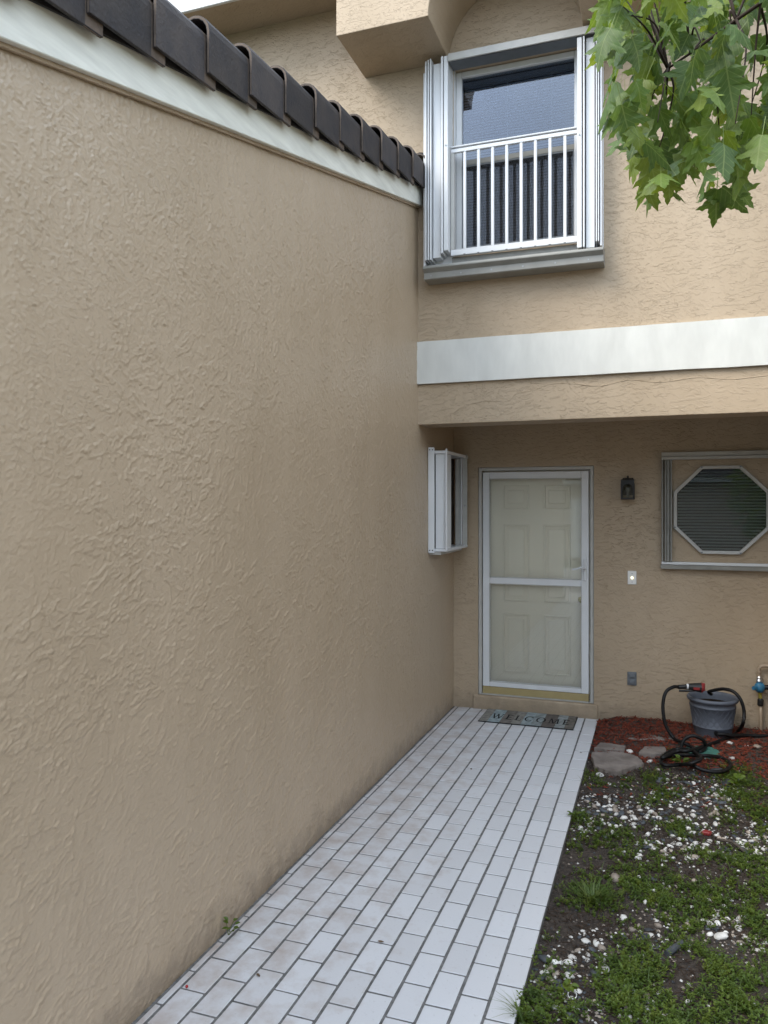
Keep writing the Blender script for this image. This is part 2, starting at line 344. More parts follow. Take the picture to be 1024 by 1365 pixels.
M['leaf'] = leafmat('maple_leaf', (.060, .110, .030), (.095, .165, .034), (.155, .215, .036), .40, rough=.5, veins=True)
M['crownleaf'] = leafmat('crown_leaf', (.055, .10, .028), (.095, .155, .032), (.17, .21, .036), .40, pos=True, rough=.5)
M['weed'] = leafmat('weed_leaf', (.055, .095, .018), (.095, .15, .022), (.16, .20, .03), .34, pos=True)
M['grass'] = leafmat('grass_blade', (.05, .09, .02), (.085, .135, .03), (.15, .17, .05), .3, pos=True)

# ------------------------------------------------------------------ setting: ground, path, bed
WX, BY, FY = -1.787, 6.98, 5.85          # side wall face, porch back wall, upper facade
PR = -.488                               # right edge of the path
mb = MB(); mb.add([(-120,-120,-.12),(120,-120,-.12),(120,120,-.12),(-120,120,-.12)], [(0,1,2,3)])
struct(build('ground', mb, M['lawn']))
mb = MB(); mb.box(-7, 7, -9.5, -2.6, -.11, -.005); struct(build('driveway', mb, M['concrete'], bev=.01))

def hz(x, y):
    h = -.032+.022*noise.noise((x*2.3, y*2.3, 1.7))+.012*noise.noise((x*7, y*7, 4.))
    k = max(0, min(1, (y-5.7)/1.1)); h += .062*k*k*(3-2*k)
    e = max(0, min(1, (x-PR)/.15)); h = h*e+(-.03)*(1-e)*(1-.6*k)+.0*e
    return h
mb = MB(); nx, ny = 110, 150; x0, x1, y0, y1 = PR-.02, 4.7, -2.6, BY
vv = []
for j in range(ny+1):
    for i in range(nx+1):
        x = x0+(x1-x0)*(i/nx)**1.3; y = y0+(y1-y0)*j/ny; vv.append((x, y, hz(x, y)))
mb.add(vv, [(j*(nx+1)+i, j*(nx+1)+i+1, (j+1)*(nx+1)+i+1, (j+1)*(nx+1)+i) for j in range(ny) for i in range(nx)])
bed = struct(build('planting_bed', mb, M['soil'], smooth=True))

mb = MB(); mb.box(WX-.01, PR+.002, -2.6, BY+.01, -.11, -.0032)
path = struct(build('path', mb, M['grout']))
joints = [PR]+[-.597-.1148*k for k in range(11)]+[WX+.004]
PITCH = .2175; G = .0058
bvar = {}
def brick_mesh(wd, ln):
    key = (round(wd, 3), round(ln, 3))
    if key not in bvar:
        m_ = MB(); m_.box(-wd/2, wd/2, -ln/2, ln/2, -.04, 0); bvar[key] = mesh(m_, 'brick', .0025, 1); bvar[key].materials.append(M['paver'])
    return bvar[key]
nb = 0; far = MB()
bricks = []
for ci in range(len(joints)-1):
    xr, xl = joints[ci]-(G if ci else 0), joints[ci+1]+(G if ci < len(joints)-2 else .008)
    off = 2.878+(0 if ci % 2 == 1 else PITCH/2)+random.uniform(-.006, .006)
    ks = range(int((-2.5-off)/PITCH)-1, int((BY-off)/PITCH)+1)
    for k in ks:
        a, b = off+k*PITCH+G*.85, off+(k+1)*PITCH-G*.85
        a = max(a, -2.59); b = min(b, BY-.004)
        if b-a < .02: continue
        bricks.append((xl, xr, a, b))
bricks.sort(key=lambda q: -q[3])
for xl, xr, a, b in bricks:
    cx, cy = (xl+xr)/2, (a+b)/2; dz = random.uniform(-.0008, .0006)
    if nb < 298:
        o = put('brick', brick_mesh(xr-xl, b-a), M['paver'], path, (cx+random.uniform(-.001, .001), cy, dz)); o.rotation_euler = (random.gauss(0, .0022), random.gauss(0, .003), random.gauss(0, .003)); nb += 1
    else:
        far.box(xl, xr, a, b, -.04, dz)
if far.v: build('paving_bricks', far, M['paver'], path, bev=.0025, stuff=True)

# ------------------------------------------------------------------ garage wing on the left: wall, rake board, roof tiles
SL = .2518
def zb(y): return 2.771+SL*y
gar = thing('garage_wing', 'long beige stucco garage wing with white rake board and dark tiled roof edge', 'building', (-3.9, 2, 0))
Y0 = -1.85
mb = MB(); mb.extr([(Y0, -.1), (BY+.2, -.1), (BY+.2, zb(FY)+.16), (FY, zb(FY)+.16), (Y0, zb(Y0)+.16)], 'x', -6.2, WX-.008)
gwall = build('wall', mb, M['stucco_side'], gar)
# trowelled plaster coat: relief modelled as real height on a fine grid
_rng = np.random.default_rng(5); _perm = _rng.permutation(512); _ga = _rng.uniform(0, 2*np.pi, 512)
def gnoise(x, y):
    xi = np.floor(x).astype(int); yi = np.floor(y).astype(int); fx = x-xi; fy = y-yi
    def g(ix, iy, dx, dy):
        a = _ga[_perm[(ix+_perm[iy & 511]) & 511]]; return np.cos(a)*dx+np.sin(a)*dy
    u = fx*fx*fx*(fx*(fx*6-15)+10); v = fy*fy*fy*(fy*(fy*6-15)+10)
    a = g(xi, yi, fx, fy)*(1-u)+g(xi+1, yi, fx-1, fy)*u; b = g(xi, yi+1, fx, fy-1)*(1-u)+g(xi+1, yi+1, fx-1, fy-1)*u
    return (a*(1-v)+b*v)*1.5
def fbm(x, y, o=3, r=.55):
    t = 0; a = 1
    for k in range(o): t = t+a*gnoise(x*2**k+17.3*k, y*2**k+9.1*k); a *= r
    return t
def smooth(a, b, x): t = np.clip((x-a)/(b-a), 0, 1); return t*t*(3-2*t)
ys = [Y0]
while ys[-1] < BY-.002:
    y_ = ys[-1]; ys.append(min(BY-.0005, y_+(.06 if y_ < 1.35 else .0046+.0006*(y_-1.35))))
ys = np.array(ys); nzr = 780; tz = np.linspace(0, 1, nzr)
top = np.minimum(2.771+SL*np.minimum(ys, FY), 2.771+SL*FY)+.05
top = np.where(ys > FY, 2.771+SL*FY+.05, top)
YY = np.repeat(ys[:, None], nzr, 1); ZZ = -.03+tz[None, :]*(top[:, None]+.03)
hgt = np.zeros_like(YY)
wx_ = .05*fbm(YY*3.1+5, ZZ*3.1, 2); wz_ = .05*fbm(YY*3.1+40, ZZ*3.1+11, 2); yw, zw = YY+wx_, ZZ+wz_
for (ang, sl_, sc_, th_, wgt, msk, mo) in ((-52, 2.8, 20., .24, 1., 1.1, 0.), (-68, 2.6, 32., .23, .75, 1.4, 3.), (12, 2.5, 17., .27, 1.1, 1., 7.), (75, 2.3, 23., .27, .8, .9, 13.), (-20, 1.6, 46., .22, .4, 2., 21.)):
    ca, sa = math.cos(R(ang)), math.sin(R(ang)); u_ = (yw*ca+zw*sa)*sc_/sl_; v_ = (-yw*sa+zw*ca)*sc_
    n_ = fbm(u_+mo, v_+mo*2, 4, .66); e_ = smooth(th_, th_+.05, n_)*(.25+.75*np.exp(-np.maximum(n_-th_-.05, 0)*5.))
    k_ = smooth(-.25, .30, fbm(YY*msk+mo*3, ZZ*msk+mo, 2)+(.55*(ZZ-2.2) if ang in (-52, -68) else -.35*(ZZ-2.0) if ang in (12, 75) else 0))
    hgt += wgt*e_*(.34+.66*k_)
hgt = hgt*.0029+.0035*fbm(YY*1.6, ZZ*1.6, 2)*.7
nyr = len(ys); V3 = np.stack([np.full_like(YY, WX-.004)+np.clip(hgt, -.003, .0085), YY, ZZ], -1).reshape(-1, 3)
ii = np.arange(nyr-1)[:, None]*nzr+np.arange(nzr-1)[None, :]; Q = np.stack([ii, ii+nzr, ii+nzr+1, ii+1], -1).reshape(-1, 4)
me = bpy.data.meshes.new('plaster_coat'); me.vertices.add(len(V3)); me.vertices.foreach_set('co', V3.ravel())
me.loops.add(Q.size); me.loops.foreach_set('vertex_index', Q.ravel().astype(np.int32)); me.polygons.add(len(Q)); me.polygons.foreach_set('loop_start', (np.arange(len(Q))*4).astype(np.int32))
me.polygons.foreach_set('use_smooth', np.ones(len(Q), dtype=bool)); me.update(calc_edges=True); me.validate()
put('plaster_coat', me, M['stucco_side'], gar, (0, 0, 0))
mb = MB(); mb.extr([(Y0-.1, zb(Y0-.1)), (FY-.004, zb(FY)), (FY-.004, zb(FY)+.19), (Y0-.1, zb(Y0-.1)+.19)], 'x', WX+.001, WX+.038)
build('rake_board', mb, M['board'], gar, bev=.003)
mb = MB(); mb.extr([(Y0-.1, zb(Y0-.1)-.014), (FY-.004, zb(FY)-.014), (FY-.004, zb(FY)+.012), (Y0-.1, zb(Y0-.1)+.012)], 'x', WX+.001, WX+.014)
build('rake_bead', mb, M['stucco_front'], gar)
mb = MB(); mb.extr([(Y0-.15, zb(Y0-.15)+.191), (FY-.003, zb(FY)+.191), (FY-.003, zb(FY)+.235), (Y0-.15, zb(Y0-.15)+.235)], 'x', -6.4, WX+.062)
roof = build('roof', mb, M['tar'], gar)
mb = MB(); mb.extr([(Y0-.12, zb(Y0-.12)+.140), (FY-.004, zb(FY)+.140), (FY-.004, zb(FY)+.190), (Y0-.12, zb(Y0-.12)+.190)], 'x', WX+.0385, WX+.050); build('underlay_shadow_strip', mb, M['tar'], gar)  # dark strip stands in for underlay and shadow in the gap below the flaps
# one rake tile: L-shaped flap with a rolled top; its lower (near) end lies over the tile before it
def tile_mesh():
    m_ = MB(); Ln = .43
    def prof(s, out, drop):
        P = []
        P.append((out, -.135-drop)); P.append((out, .0)); 
        for k in range(0, 9):
            a = math.pi*k/8; P.append((out-.074*s+.074*s*math.cos(a), .035+.074*s*math.sin(a)*1.0-drop*.0))
        P.append((out-.148*s, -.02)); return P
    ou = prof(1.0, .030, .0); ofar = prof(.90, .006, .0)
    th = .014
    def inner(P):
        c = (P[0][0]-.074, .03); Q = []
        for i, (x, z) in enumerate(P):
            if i == 0 or i == 1: Q.append((x-th, z))
            elif i == len(P)-1: Q.append((x+th, z))
            else:
                dx, dz = x-c[0], z-.035; l = math.hypot(dx, dz) or 1; Q.append((x-dx/l*th, z-dz/l*th))
        return Q
    n = len(ou); mid = [(a[0]*.22+b[0]*.78, a[1]*.22+b[1]*.78) for a, b in zip(ou, ofar)]
    V_ = []
    for P, y, zz in ((ou, 0, .030), (mid, .338, -.006), (ofar, Ln, -.016)):
        V_ += [(x, y, z+y*SL+zz) for x, z in P]+[(x, y, z+y*SL+zz) for x, z in inner(P)]
    m_.v = V_
    for k in (0, 1):
        A, B = 2*n*k, 2*n*(k+1)
        fs = []
        for i in range(n-1):
            fs += [(A+i, A+i+1, B+i+1, B+i), (A+n+i+1, A+n+i, B+n+i, B+n+i+1)]
        fs += [(A, B, B+n, A+n), (A+n-1, A+2*n-1, B+2*n-1, B+n-1)]
        m_.f += fs; m_.m += [k]*len(fs)
    fs = [(i+1, i, n+i, n+i+1) for i in range(n-1)]+[(4*n+i, 4*n+i+1, 5*n+i+1, 5*n+i) for i in range(n-1)]
    m_.f += fs; m_.m += [1]*len(fs)
    return mesh(m_, 'rake_tile', .003, 2)
tm = tile_mesh(); tm.materials.append(M['tile']); tm.materials.append(M['tilebrown'])
for p_ in tm.polygons: p_.use_smooth = False
EXP = .342; yk = 3.345-EXP*17
while yk < FY-.05:
    if yk > Y0-.2:
        o = put('rake_tile', tm, [M['tile'], M['tilebrown']], roof, (WX+.072+random.uniform(-.003, .003), yk, zb(yk)+.262+random.uniform(-.002, .002)))
        rem = FY-.006-yk
        if rem < .43: o.scale = (1, rem/.43, 1-(1-rem/.43)*.0)
    yk += EXP

# ------------------------------------------------------------------ townhouse
house = thing('townhouse', 'two storey beige stucco townhouse with recessed entry porch and arched window hood', 'building', (1, 6.4, 0))
def wall_grid(mbx, xs, zs, holes, y, dep, mi=0):
    for i in range(len(xs)-1):
        for j in range(len(zs)-1):
            if (i, j) in holes: continue
            mbx.add([(xs[i], y, zs[j]), (xs[i+1], y, zs[j]), (xs[i+1], y, zs[j+1]), (xs[i], y, zs[j+1])], [(0, 1, 2, 3)], mi)
    for (i, j) in holes:
        a, b, c, d = xs[i], xs[i+1], zs[j], zs[j+1]; e = y+dep
        mbx.add([(a,y,c),(b,y,c),(b,y,d),(a,y,d),(a,e,c),(b,e,c),(b,e,d),(a,e,d)], [(0,4,5,1),(1,5,6,2),(2,6,7,3),(3,7,4,0)], mi)
XR = 3.6
mb = MB(); wall_grid(mb, [-6.2, -1.50, -.535, XR], [2.83, 3.80, 5.29, 6.35], {(1, 1)}, FY, .22)
mb.add([(-6.2, FY, 2.83), (-6.2, 12, 2.83), (-6.2, 12, 6.35), (-6.2, FY, 6.35)], [(0,1,2,3)])
mb.add([(XR, FY, 2.83), (XR, 12, 2.83), (XR, 12, 6.35), (XR, FY, 6.35)], [(3,2,1,0)])
mb.add([(-6.2, 12, 2.83), (XR, 12, 2.83), (XR, 12, 6.35), (-6.2, 12, 6.35)], [(3,2,1,0)])
build('upper_wall', mb, M['stucco_front'], house)
mb = MB(); mb.box(WX-.03, XR, FY, FY+.27, 2.513, 2.829); build('porch_beam', mb, M['stucco_front'], house, bev=.006, seg=2)
mb = MB(); mb.box(WX+.001, XR+.02, FY-.028, FY-.001, 2.832, 3.165); mb = MB(); nseg = 60
ring = []
for k in range(nseg+1):
    x_ = WX-.03+(XR+.05-WX)*k/nseg; wv = .0035*noise.noise((x_*3, 1, 0)); wv2 = .0035*noise.noise((x_*3, 9, 0)); pf = .003*noise.noise((x_*2, 4, 4))
    ring += [(x_, FY-.028+pf, 2.832+wv), (x_, FY-.028+pf, 3.165+wv2), (x_, FY-.001, 3.165+wv2), (x_, FY-.001, 2.832+wv)]
mb.add(ring, [(4*k+a, 4*k+(a+1) % 4, 4*k+4+(a+1) % 4, 4*k+4+a) for k in range(nseg) for a in range(4)]+[(0, 3, 2, 1), (4*nseg, 4*nseg+1, 4*nseg+2, 4*nseg+3)])
build('belt_band', mb, M['white_stucco'], house)
mb = MB(); mb.box(WX-.03, XR, FY+.272, BY-.001, 2.74, 2.82); build('porch_ceiling', mb, M['stucco_front'], house)
mb = MB(); wall_grid(mb, [WX-.03, -1.558, -.523, 1.201], [-.1, .125, 2.222, 2.74], {(1, 1)}, BY, .16); build('porch_wall', mb, M['stucco_front'], house)
mb = MB(); mb.box(1.2, XR, FY+.002, 12, -.1, 2.512); build('unseen_right_wall', mb, M['stucco_front'], house)  # out-of-view wall, drawn in close to keep light off the porch
mb = MB(); mb.extr([(BY-.022, -.02), (BY-.001, -.02), (BY-.001, .127), (BY-.018, .118)], 'x', -1.60, -.49); build('door_curb', mb, M['stucco_front'], house, bev=.004)
sp = [onY(a, b, FY) for a, b in ((600, 562), (604, 551), (622, 541), (648, 535), (676, 535), (690, 524), (712, 520), (735, 512), (765, 511), (800, 514), (840, 506), (880, 509), (930, 503), (975, 505), (1030, 499))]
sp2 = smoothpath([(p.x, FY+.0005, p.z+random.uniform(-.004, .004)) for p in sp], 6)
mb = MB(); mb.tube(sp2, [random.uniform(.0022, .0048) for _ in sp2], 6); build('plaster_seam', mb, M['stucco_front'], house, smooth=True)
# hood with an arch over the window
cx_, cz_, rr_ = -1.02, 5.35, .513
pts = [(-2.24, cz_), (cx_-rr_, cz_)]+[(cx_-rr_*math.cos(math.pi*k/28), cz_+rr_*math.sin(math.pi*k/28)) for k in range(1, 28)]+[(cx_+rr_, cz_), (.20, cz_), (.20, 6.3), (-2.24, 6.3)]
mb = MB(); mb.extr(pts, 'y', FY-.60, FY-.001); build('window_hood', mb, M['stucco_front'], house, bev=.006, seg=2)
# main roof: soffit, fascia, slab
OV = .42
mb = MB(); mb.box(-6.6, XR+.4, FY-OV, FY+.1, 5.965, 5.995)
build('soffit', mb, M['stucco_front'], house)
mb = MB(); mb.box(-6.6, XR+.4, FY-OV-.03, FY-OV-.001, 5.925, 6.20); build('fascia', mb, M['trim'], house, bev=.004)
mb = MB(); mb.extr([(FY-OV-.09, 6.202), (12.2, 8.3), (12.2, 8.36), (FY-OV-.09, 6.26)], 'x', -6.7, XR+.5); build('main_roof', mb, M['tile'], house)
mb = MB(); mb.box(-6.6, -2.245, FY-OV, FY-OV+.07, 5.940, 5.964); build('soffit_strip', mb, M['stucco_front'], house)
mb = MB(); mb.box(-2.26, .22, FY-.62, FY+.2, 6.301, 6.34); build('hood_cap', mb, M['tile'], house)

# ---- upper window
win = build('upper_window', MB().frame(-1.495, -.54, 3.886, 5.285, .045, FY+.06, FY+.13, .010), M['alu'], house, bev=.004)
mb = MB(); mb.box(-1.45, -.585, FY+.075, FY+.105, 4.550, 4.592); build('meeting_rail', mb, M['alu2'], win, bev=.003)  # darker metal carries the rail's shade in its colour
mb = MB(); mb.frame(-1.452, -.583, 3.895, 4.545, .012, FY+.066, FY+.074); build('screen_frame', mb, M['greyplastic'], win, bev=.002)
mb = MB(); mb.box(-1.452, -.583, FY+.087, FY+.091, 4.598, 5.243); build('pane', mb, M['glass'], win)
mb = MB(); mb.box(-1.452, -.583, FY+.105, FY+.109, 3.897, 4.548); build('pane', mb, M['glass'], win)
mb = MB(); mb.box(-1.441, -.594, FY+.0695, FY+.0705, 3.906, 4.534); build('insect_screen', mb, M['screen'], win)
mb = MB(); mb.extr([(FY-.0, 3.80), (FY+.2, 3.80), (FY+.2, 3.885), (FY+.05, 3.884), (FY-.0, 3.864)], 'x', -1.499, -.536); build('inner_sill', mb, M['stucco_front'], win, bev=.004)
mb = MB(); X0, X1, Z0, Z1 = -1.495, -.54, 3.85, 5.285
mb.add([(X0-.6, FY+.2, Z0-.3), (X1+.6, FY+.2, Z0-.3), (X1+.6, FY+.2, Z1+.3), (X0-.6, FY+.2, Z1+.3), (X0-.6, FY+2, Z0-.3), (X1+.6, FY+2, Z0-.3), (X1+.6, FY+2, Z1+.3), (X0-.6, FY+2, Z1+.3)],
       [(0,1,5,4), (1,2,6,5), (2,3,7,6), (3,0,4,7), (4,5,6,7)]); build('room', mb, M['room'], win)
bl = thing('window_blind', 'pale horizontal blind behind the upstairs window glass', 'blind', (-1.02, FY+.155, 3.95))
m_ = MB(); m_.add([(-.43, -.011, -.004), (.43, -.011, -.004), (.43, 0, .001), (-.43, 0, .001), (.43, .011, .004), (-.43, .011, .004)], [(0,1,2,3), (3,2,4,5)]); sm_ = mesh(m_, 'slat'); sm_.materials.append(M['blind'])
z = 3.915
while z < 5.20:
    o = put('slat', sm_, M['blind'], bl, (-1.02, FY+.155, z)); o.rotation_euler = (R(38), 0, 0); z += .0225
mb = MB(); mb.box(-1.45, -.59, FY+.135, FY+.175, 5.20, 5.235); build('head_rail', mb, M['blind'], bl)
for xx in (-1.10, -.76):
    mb = MB(); mb.tube([(xx, FY+.138, 3.96), (xx, FY+.138, 5.2)], .0022, 5); build('cord', mb, M['plate'], bl)

mb = MB(); mb.box(-1.4995, -1.4960, FY+.001, FY+.14, 3.846, 5.289); build('jamb_liner', mb, M['alu'], win)
mb = MB(); mb.box(-.5385, -.5355, FY+.001, FY+.14, 3.846, 5.289); build('jamb_liner', mb, M['alu'], win)
# accordion shutter stacks either side of the upper window
def stack(parent, x0, x1, yf, yb, z0, z1, folds, name='accordion_shutter', wide=None):
    s = build(name, MB().box(x0, x1, yb-.012, yb, z0, z1), M['alu'], parent)
    n = len(folds)
    for (a, b, y, zt, zb_) in folds:
        mb = MB(); mb.box(a, b, y, yb-.013, z0+zb_, z1+zt); build('shutter_blade', mb, M['alu'], s, bev=.002)
    return s
yb = FY-.001
L_ = [(-1.713, -1.697, 5.74, -.05, -.01), (-1.690, -1.678, 5.705, .02, .03), (-1.668, -1.658, 5.70, .025, .03), (-1.650, -1.640, 5.70, .03, .03), (-1.632, -1.572, 5.735, -.0, .05), (-1.562, -1.546, 5.70, .03, .07), (-1.540, -1.508, 5.705, .03, .09)]
ls = stack(house, -1.714, -1.505, 5.70, yb, 3.735, 5.285, L_)
R_ = [(-.545, -.512, 5.705, -.03, 0), (-.503, -.492, 5.70, -.03, 0), (-.484, -.424, 5.735, -.03, 0), (-.414, -.405, 5.70, .03, .03), (-.399, -.391, 5.70, .03, .03), (-.385, -.372, 5.715, .0, 0)]
rs = stack(house, -.548, -.368, 5.70, yb, 3.735, 5.285, R_)
for (px_, pz_) in ((-1.524, 4.63), (-.528, 4.55)):
    mb = MB(); mb.tube([(px_, 5.703, pz_), (px_, 5.697, pz_)], .006, 8); build('lock', mb, M['screw'], ls if px_ < -1 else rs)
mb = MB(); mb.extr([(5.69, 5.262), (5.69, 5.318), (5.70, 5.322), (yb, 5.322), (yb, 5.30), (5.705, 5.30), (5.705, 5.262)], 'x', -1.503, -.37)
build('shutter_header', mb, M['alushade'], house, bev=.002)
mb = MB(); mb.box(-1.503, -.55, 5.725, yb, 5.270, 5.292); build('header_track', mb, M['greyplastic'], house)
mb = MB(); mb.extr([(5.675, 3.712), (5.668, 3.700), (5.668, 3.690), (5.70, 3.664), (5.70, 3.618), (5.71, 3.612), (yb, 3.612), (yb, 3.728), (5.72, 3.728), (5.712, 3.705)], 'x', -1.698, -.36)
sill = build('shutter_sill', mb, M['alu2'], house, bev=.002)
for k in range(6):
    mb = MB(); xx = -1.64+k*.235; mb.tube([(xx, 5.701, 3.640), (xx, 5.697, 3.640)], .006, 8); build('screw', mb, M['screw'], sill)
mb = MB(); mb.box(-1.503, -.55, 5.815, yb, 3.729, 3.799); build('sill_back', mb, M['alu2'], house)
# window guard
ga = build('window_guard', MB().box(-1.503, -.537, 5.775, 5.80, 4.595, 4.625), M['alu'], house, bev=.003)
mb = MB(); mb.box(-1.503, -.537, 5.768, 5.806, 4.632, 4.645); build('top_rail', mb, M['alu'], ga, bev=.003)
mb = MB(); mb.box(-1.503, -.537, 5.772, 5.803, 3.800, 3.845); build('bottom_rail', mb, M['alu'], ga, bev=.003)
mb = MB(); mb.box(-1.503, -1.475, 5.776, 5.799, 3.846, 4.594); build('end_post', mb, M['alushade'], ga, bev=.002)
for px_ in (619.7, 638.2, 656.9, 675.7, 695, 714, 733.4, 753.3):
    xx = onY(px_, 250, 5.785).x
    mb = MB(); mb.box(xx-.011, xx+.011, 5.776, 5.799, 3.846, 4.594); build('bar', mb, M['alu'], ga, bev=.003)
    mb = MB(); mb.box(xx-.008, xx+.008, 5.7705, 5.7715, 3.801, 3.806); build('slot', mb, M['black'], ga)

# ---- front door and storm door
fd = build('front_door', MB().box(-1.526, -.556, BY+.115, BY+.154, .14, 2.189), M['door'], house)
def panel(parent, x0, x1, z0, z1, y):
    mb = MB(); mb.frame(x0, x1, z0, z1,   .018, y-.016, y-.0005); p_ = build('panel', mb, M['door'], parent, bev=.0055, seg=2)
    mb = MB(); mb.box(x0+.045, x1-.045, y-.013, y-.0005, z0+.045, z1-.045); build('panel', mb, M['door'], parent, bev=.011, seg=2)
yd = BY+.115
for (a, b) in ((-1.345, -1.105), (-.975, -.735)):
    panel(fd, a, b, 1.84, 2.055, yd); panel(fd, a, b, .99, 1.70, yd); panel(fd, a, b, .33, .875, yd)
mb = MB(); mb.lathe([(0, .0), (.012, 0), (.012, .02), (.027, .028), (.03, .045), (.02, .06), (0, .064)], (0, 0, 0), 16)
mb.v = [(-.635+x, yd-z, 1.03+y) for x, y, z in mb.v]; build('knob', mb, M['brass'], fd, smooth=True)
mb = MB(); mb.frame(-1.556, -.525, .127, 2.220, .030, BY+.012, BY+.155, .012)
build('door_frame', mb, M['alushade'], house, bev=.003)
ys0, ys1 = BY+.022, BY+.052
sd = build('storm_door', MB().frame(-1.518, -.568, .205, 2.178, .066, ys0, ys1, .05), M['alu'], house, bev=.004)
mb = MB(); mb.box(-1.451, -.635, ys0+.001, ys1-.001, 1.150, 1.215); build('mid_rail', mb, M['alu'], sd, bev=.003)
mb = MB(); mb.box(-1.451, -.635, ys0+.014, ys0+.018, 1.216, 2.111); build('pane', mb, M['stormglass'], sd)
mb = MB(); mb.box(-1.451, -.635, ys0+.014, ys0+.018, .256, 1.149); build('pane', mb, M['stormglass'], sd)
mb = MB(); mb.box(-1.518, -.568, ys0-.003, ys1, .140, .203); build('door_sweep', mb, M['gold'], sd, bev=.002)
mb = MB(); mb.box(-.612, -.584, ys0-.012, ys0-.001, 1.205, 1.400); hp = build('handle_plate', mb, M['alu'], sd, bev=.003)
mb = MB(); mb.tube(smoothpath([(-.598, ys0-.012, 1.315), (-.60, ys0-.045, 1.318), (-.63, ys0-.055, 1.325), (-.665, ys0-.05, 1.312), (-.705, ys0-.045, 1.305)], 5), [.009]*21, 8); build('lever', mb, M['alu'], hp, smooth=True)
for zz in (.42, .98, 1.55, 1.95):
    mb = MB(); mb.box(-1.530, -1.519, ys0-.006, ys0+.01, zz, zz+.09); build('hinge', mb, M['screw'], sd, bev=.002)
mb = MB(); mb.frame(-1.458, -.628, 1.209, 2.118, .006, ys0-.0035, ys0-.0005); build('glazing_bead', mb, M['alushade'], sd)
mb = MB(); mb.frame(-1.458, -.628, .249, 1.156, .006, ys0-.0035, ys0-.0005); build('glazing_bead', mb, M['alushade'], sd)

# ---- octagonal window with shutter track round it
OC, OZ, AP = .50, 1.835, .368; hs_ = AP*math.tan(math.pi/8)
def octp(a): h = a*math.tan(math.pi/8); return [(-a, -h), (-h, -a), (h, -a), (a, -h), (a, h), (h, a), (-h, a), (-a, h)]
mb = MB(); o_, i_ = octp(AP), octp(AP-.028)
V_ = [(OC+x, BY-.040, OZ+z) for x, z in o_]+[(OC+x, BY-.034, OZ+z) for x, z in i_]+[(OC+x, BY-.001, OZ+z) for x, z in o_]+[(OC+x, BY-.001, OZ+z) for x, z in i_]
F_ = []
for k in range(8):
    j = (k+1) % 8; F_ += [(k, j, 8+j, 8+k), (k, 16+k, 16+j, j), (8+k, 8+j, 24+j, 24+k)]
mb.add(V_, F_); ow = build('octagon_window', mb, M['alushade'], house, bev=.003)
mb = MB(); mb.extr([(OC+x, OZ+z) for x, z in octp(AP-.029)], 'y', BY-.030, BY-.027); build('pane', mb, M['darkpane'], ow)
mb = MB(); mb.extr([(OC+x, OZ+z) for x, z in octp(AP-.0285)], 'y', BY-.004, BY-.002); build('backing', mb, M['black'], ow)
ob = thing('window_blind', 'dark horizontal blind inside the octagonal porch window', 'blind', (OC, BY-.014, OZ-AP))
zz = -AP+.045
while zz < AP-.035:
    a = AP-.033; h = a*math.tan(math.pi/8); hw = a if abs(zz) < h else a-(abs(zz)-h)
    mb = MB(); mb.add([(OC-hw, BY-.022, OZ+zz-.008), (OC+hw, BY-.022, OZ+zz-.008), (OC+hw, BY-.010, OZ+zz+.006), (OC-hw, BY-.010, OZ+zz+.006)], [(0, 1, 2, 3)])
    build('slat', mb, M['blinddark'], ob); zz += .0255
for k in (0, 1, 2, 4, 5, 6):
    a = math.pi/8+k*math.pi/4; mb = MB(); px_, pz_ = OC+(AP-.012)/math.cos(math.pi/8)*math.cos(a), OZ+(AP-.012)/math.cos(math.pi/8)*math.sin(a)
    mb.box(px_-.007, px_+.007, BY-.043, BY-.039, pz_-.005, pz_+.005); build('clip', mb, M['greyplastic'], ow)
tr = build('shutter_track', MB().box(.036, 1.0, BY-.045, BY-.001, 2.285, 2.322), M['alushade'], house, bev=.002)
mb = MB(); mb.box(.036, 1.0, BY-.060, BY-.001, 2.258, 2.283); build('track_lip', mb, M['alushade'], tr, bev=.002)
mb = MB(); mb.box(.036, 1.0, BY-.045, BY-.001, 1.372, 1.395); build('track_lip', mb, M['alu'], tr, bev=.002)
mb = MB(); mb.box(.030, 1.0, BY-.062, BY-.001, 1.335, 1.370); build('track_lip', mb, M['alu2'], tr, bev=.002)
for (a, b, d_) in ((.036, .050, .05), (.062, .076, .065), (.080, .100, .055), (.106, .120, .065)):
    mb = MB(); mb.box(a, b, BY-d_, BY-.001, 1.397, 2.257); build('shutter_blade', mb, M['alu2'], tr, bev=.002)
for (a, b, d_) in ((.92, .94, .05), (.96, .985, .065)):
    mb = MB(); mb.box(a, b, BY-d_, BY-.001, 1.397, 2.257); build('shutter_blade', mb, M['alu2'], tr, bev=.002)

# ---- little shuttered window on the side wall, inside the porch
x0 = WX+.001
pw = build('porch_window', MB().box(x0, x0+.02, 6.20, 6.90, 1.514, 2.298), M['black'], gar)
mb = MB(); mb.box(x0, x0+.155, 6.135, 6.90, 2.300, 2.325); build('header_track', mb, M['alu'], pw, bev=.002)
mb = MB(); mb.box(x0, x0+.150, 6.14, 6.90, 1.490, 1.512); build('sill_track', mb, M['alu'], pw, bev=.002)
mb = MB(); mb.box(x0, x0+.10, 6.15, 6.88, 1.462, 1.488); build('sill_track', mb, M['alushade'], pw, bev=.002)
mb = MB(); mb.box(x0, x0+.052, 6.12, 6.134, 1.478, 2.352); fr_ = build('end_flange', mb, M['alu'], pw, bev=.002)
for (dx, zz) in ((.014, 1.50), (.038, 1.50), (.014, 2.332), (.038, 2.332)):
    mb = MB(); mb.tube([(x0+dx, 6.1195, zz), (x0+dx, 6.117, zz)], .005, 8); build('screw', mb, M['black'], fr_)
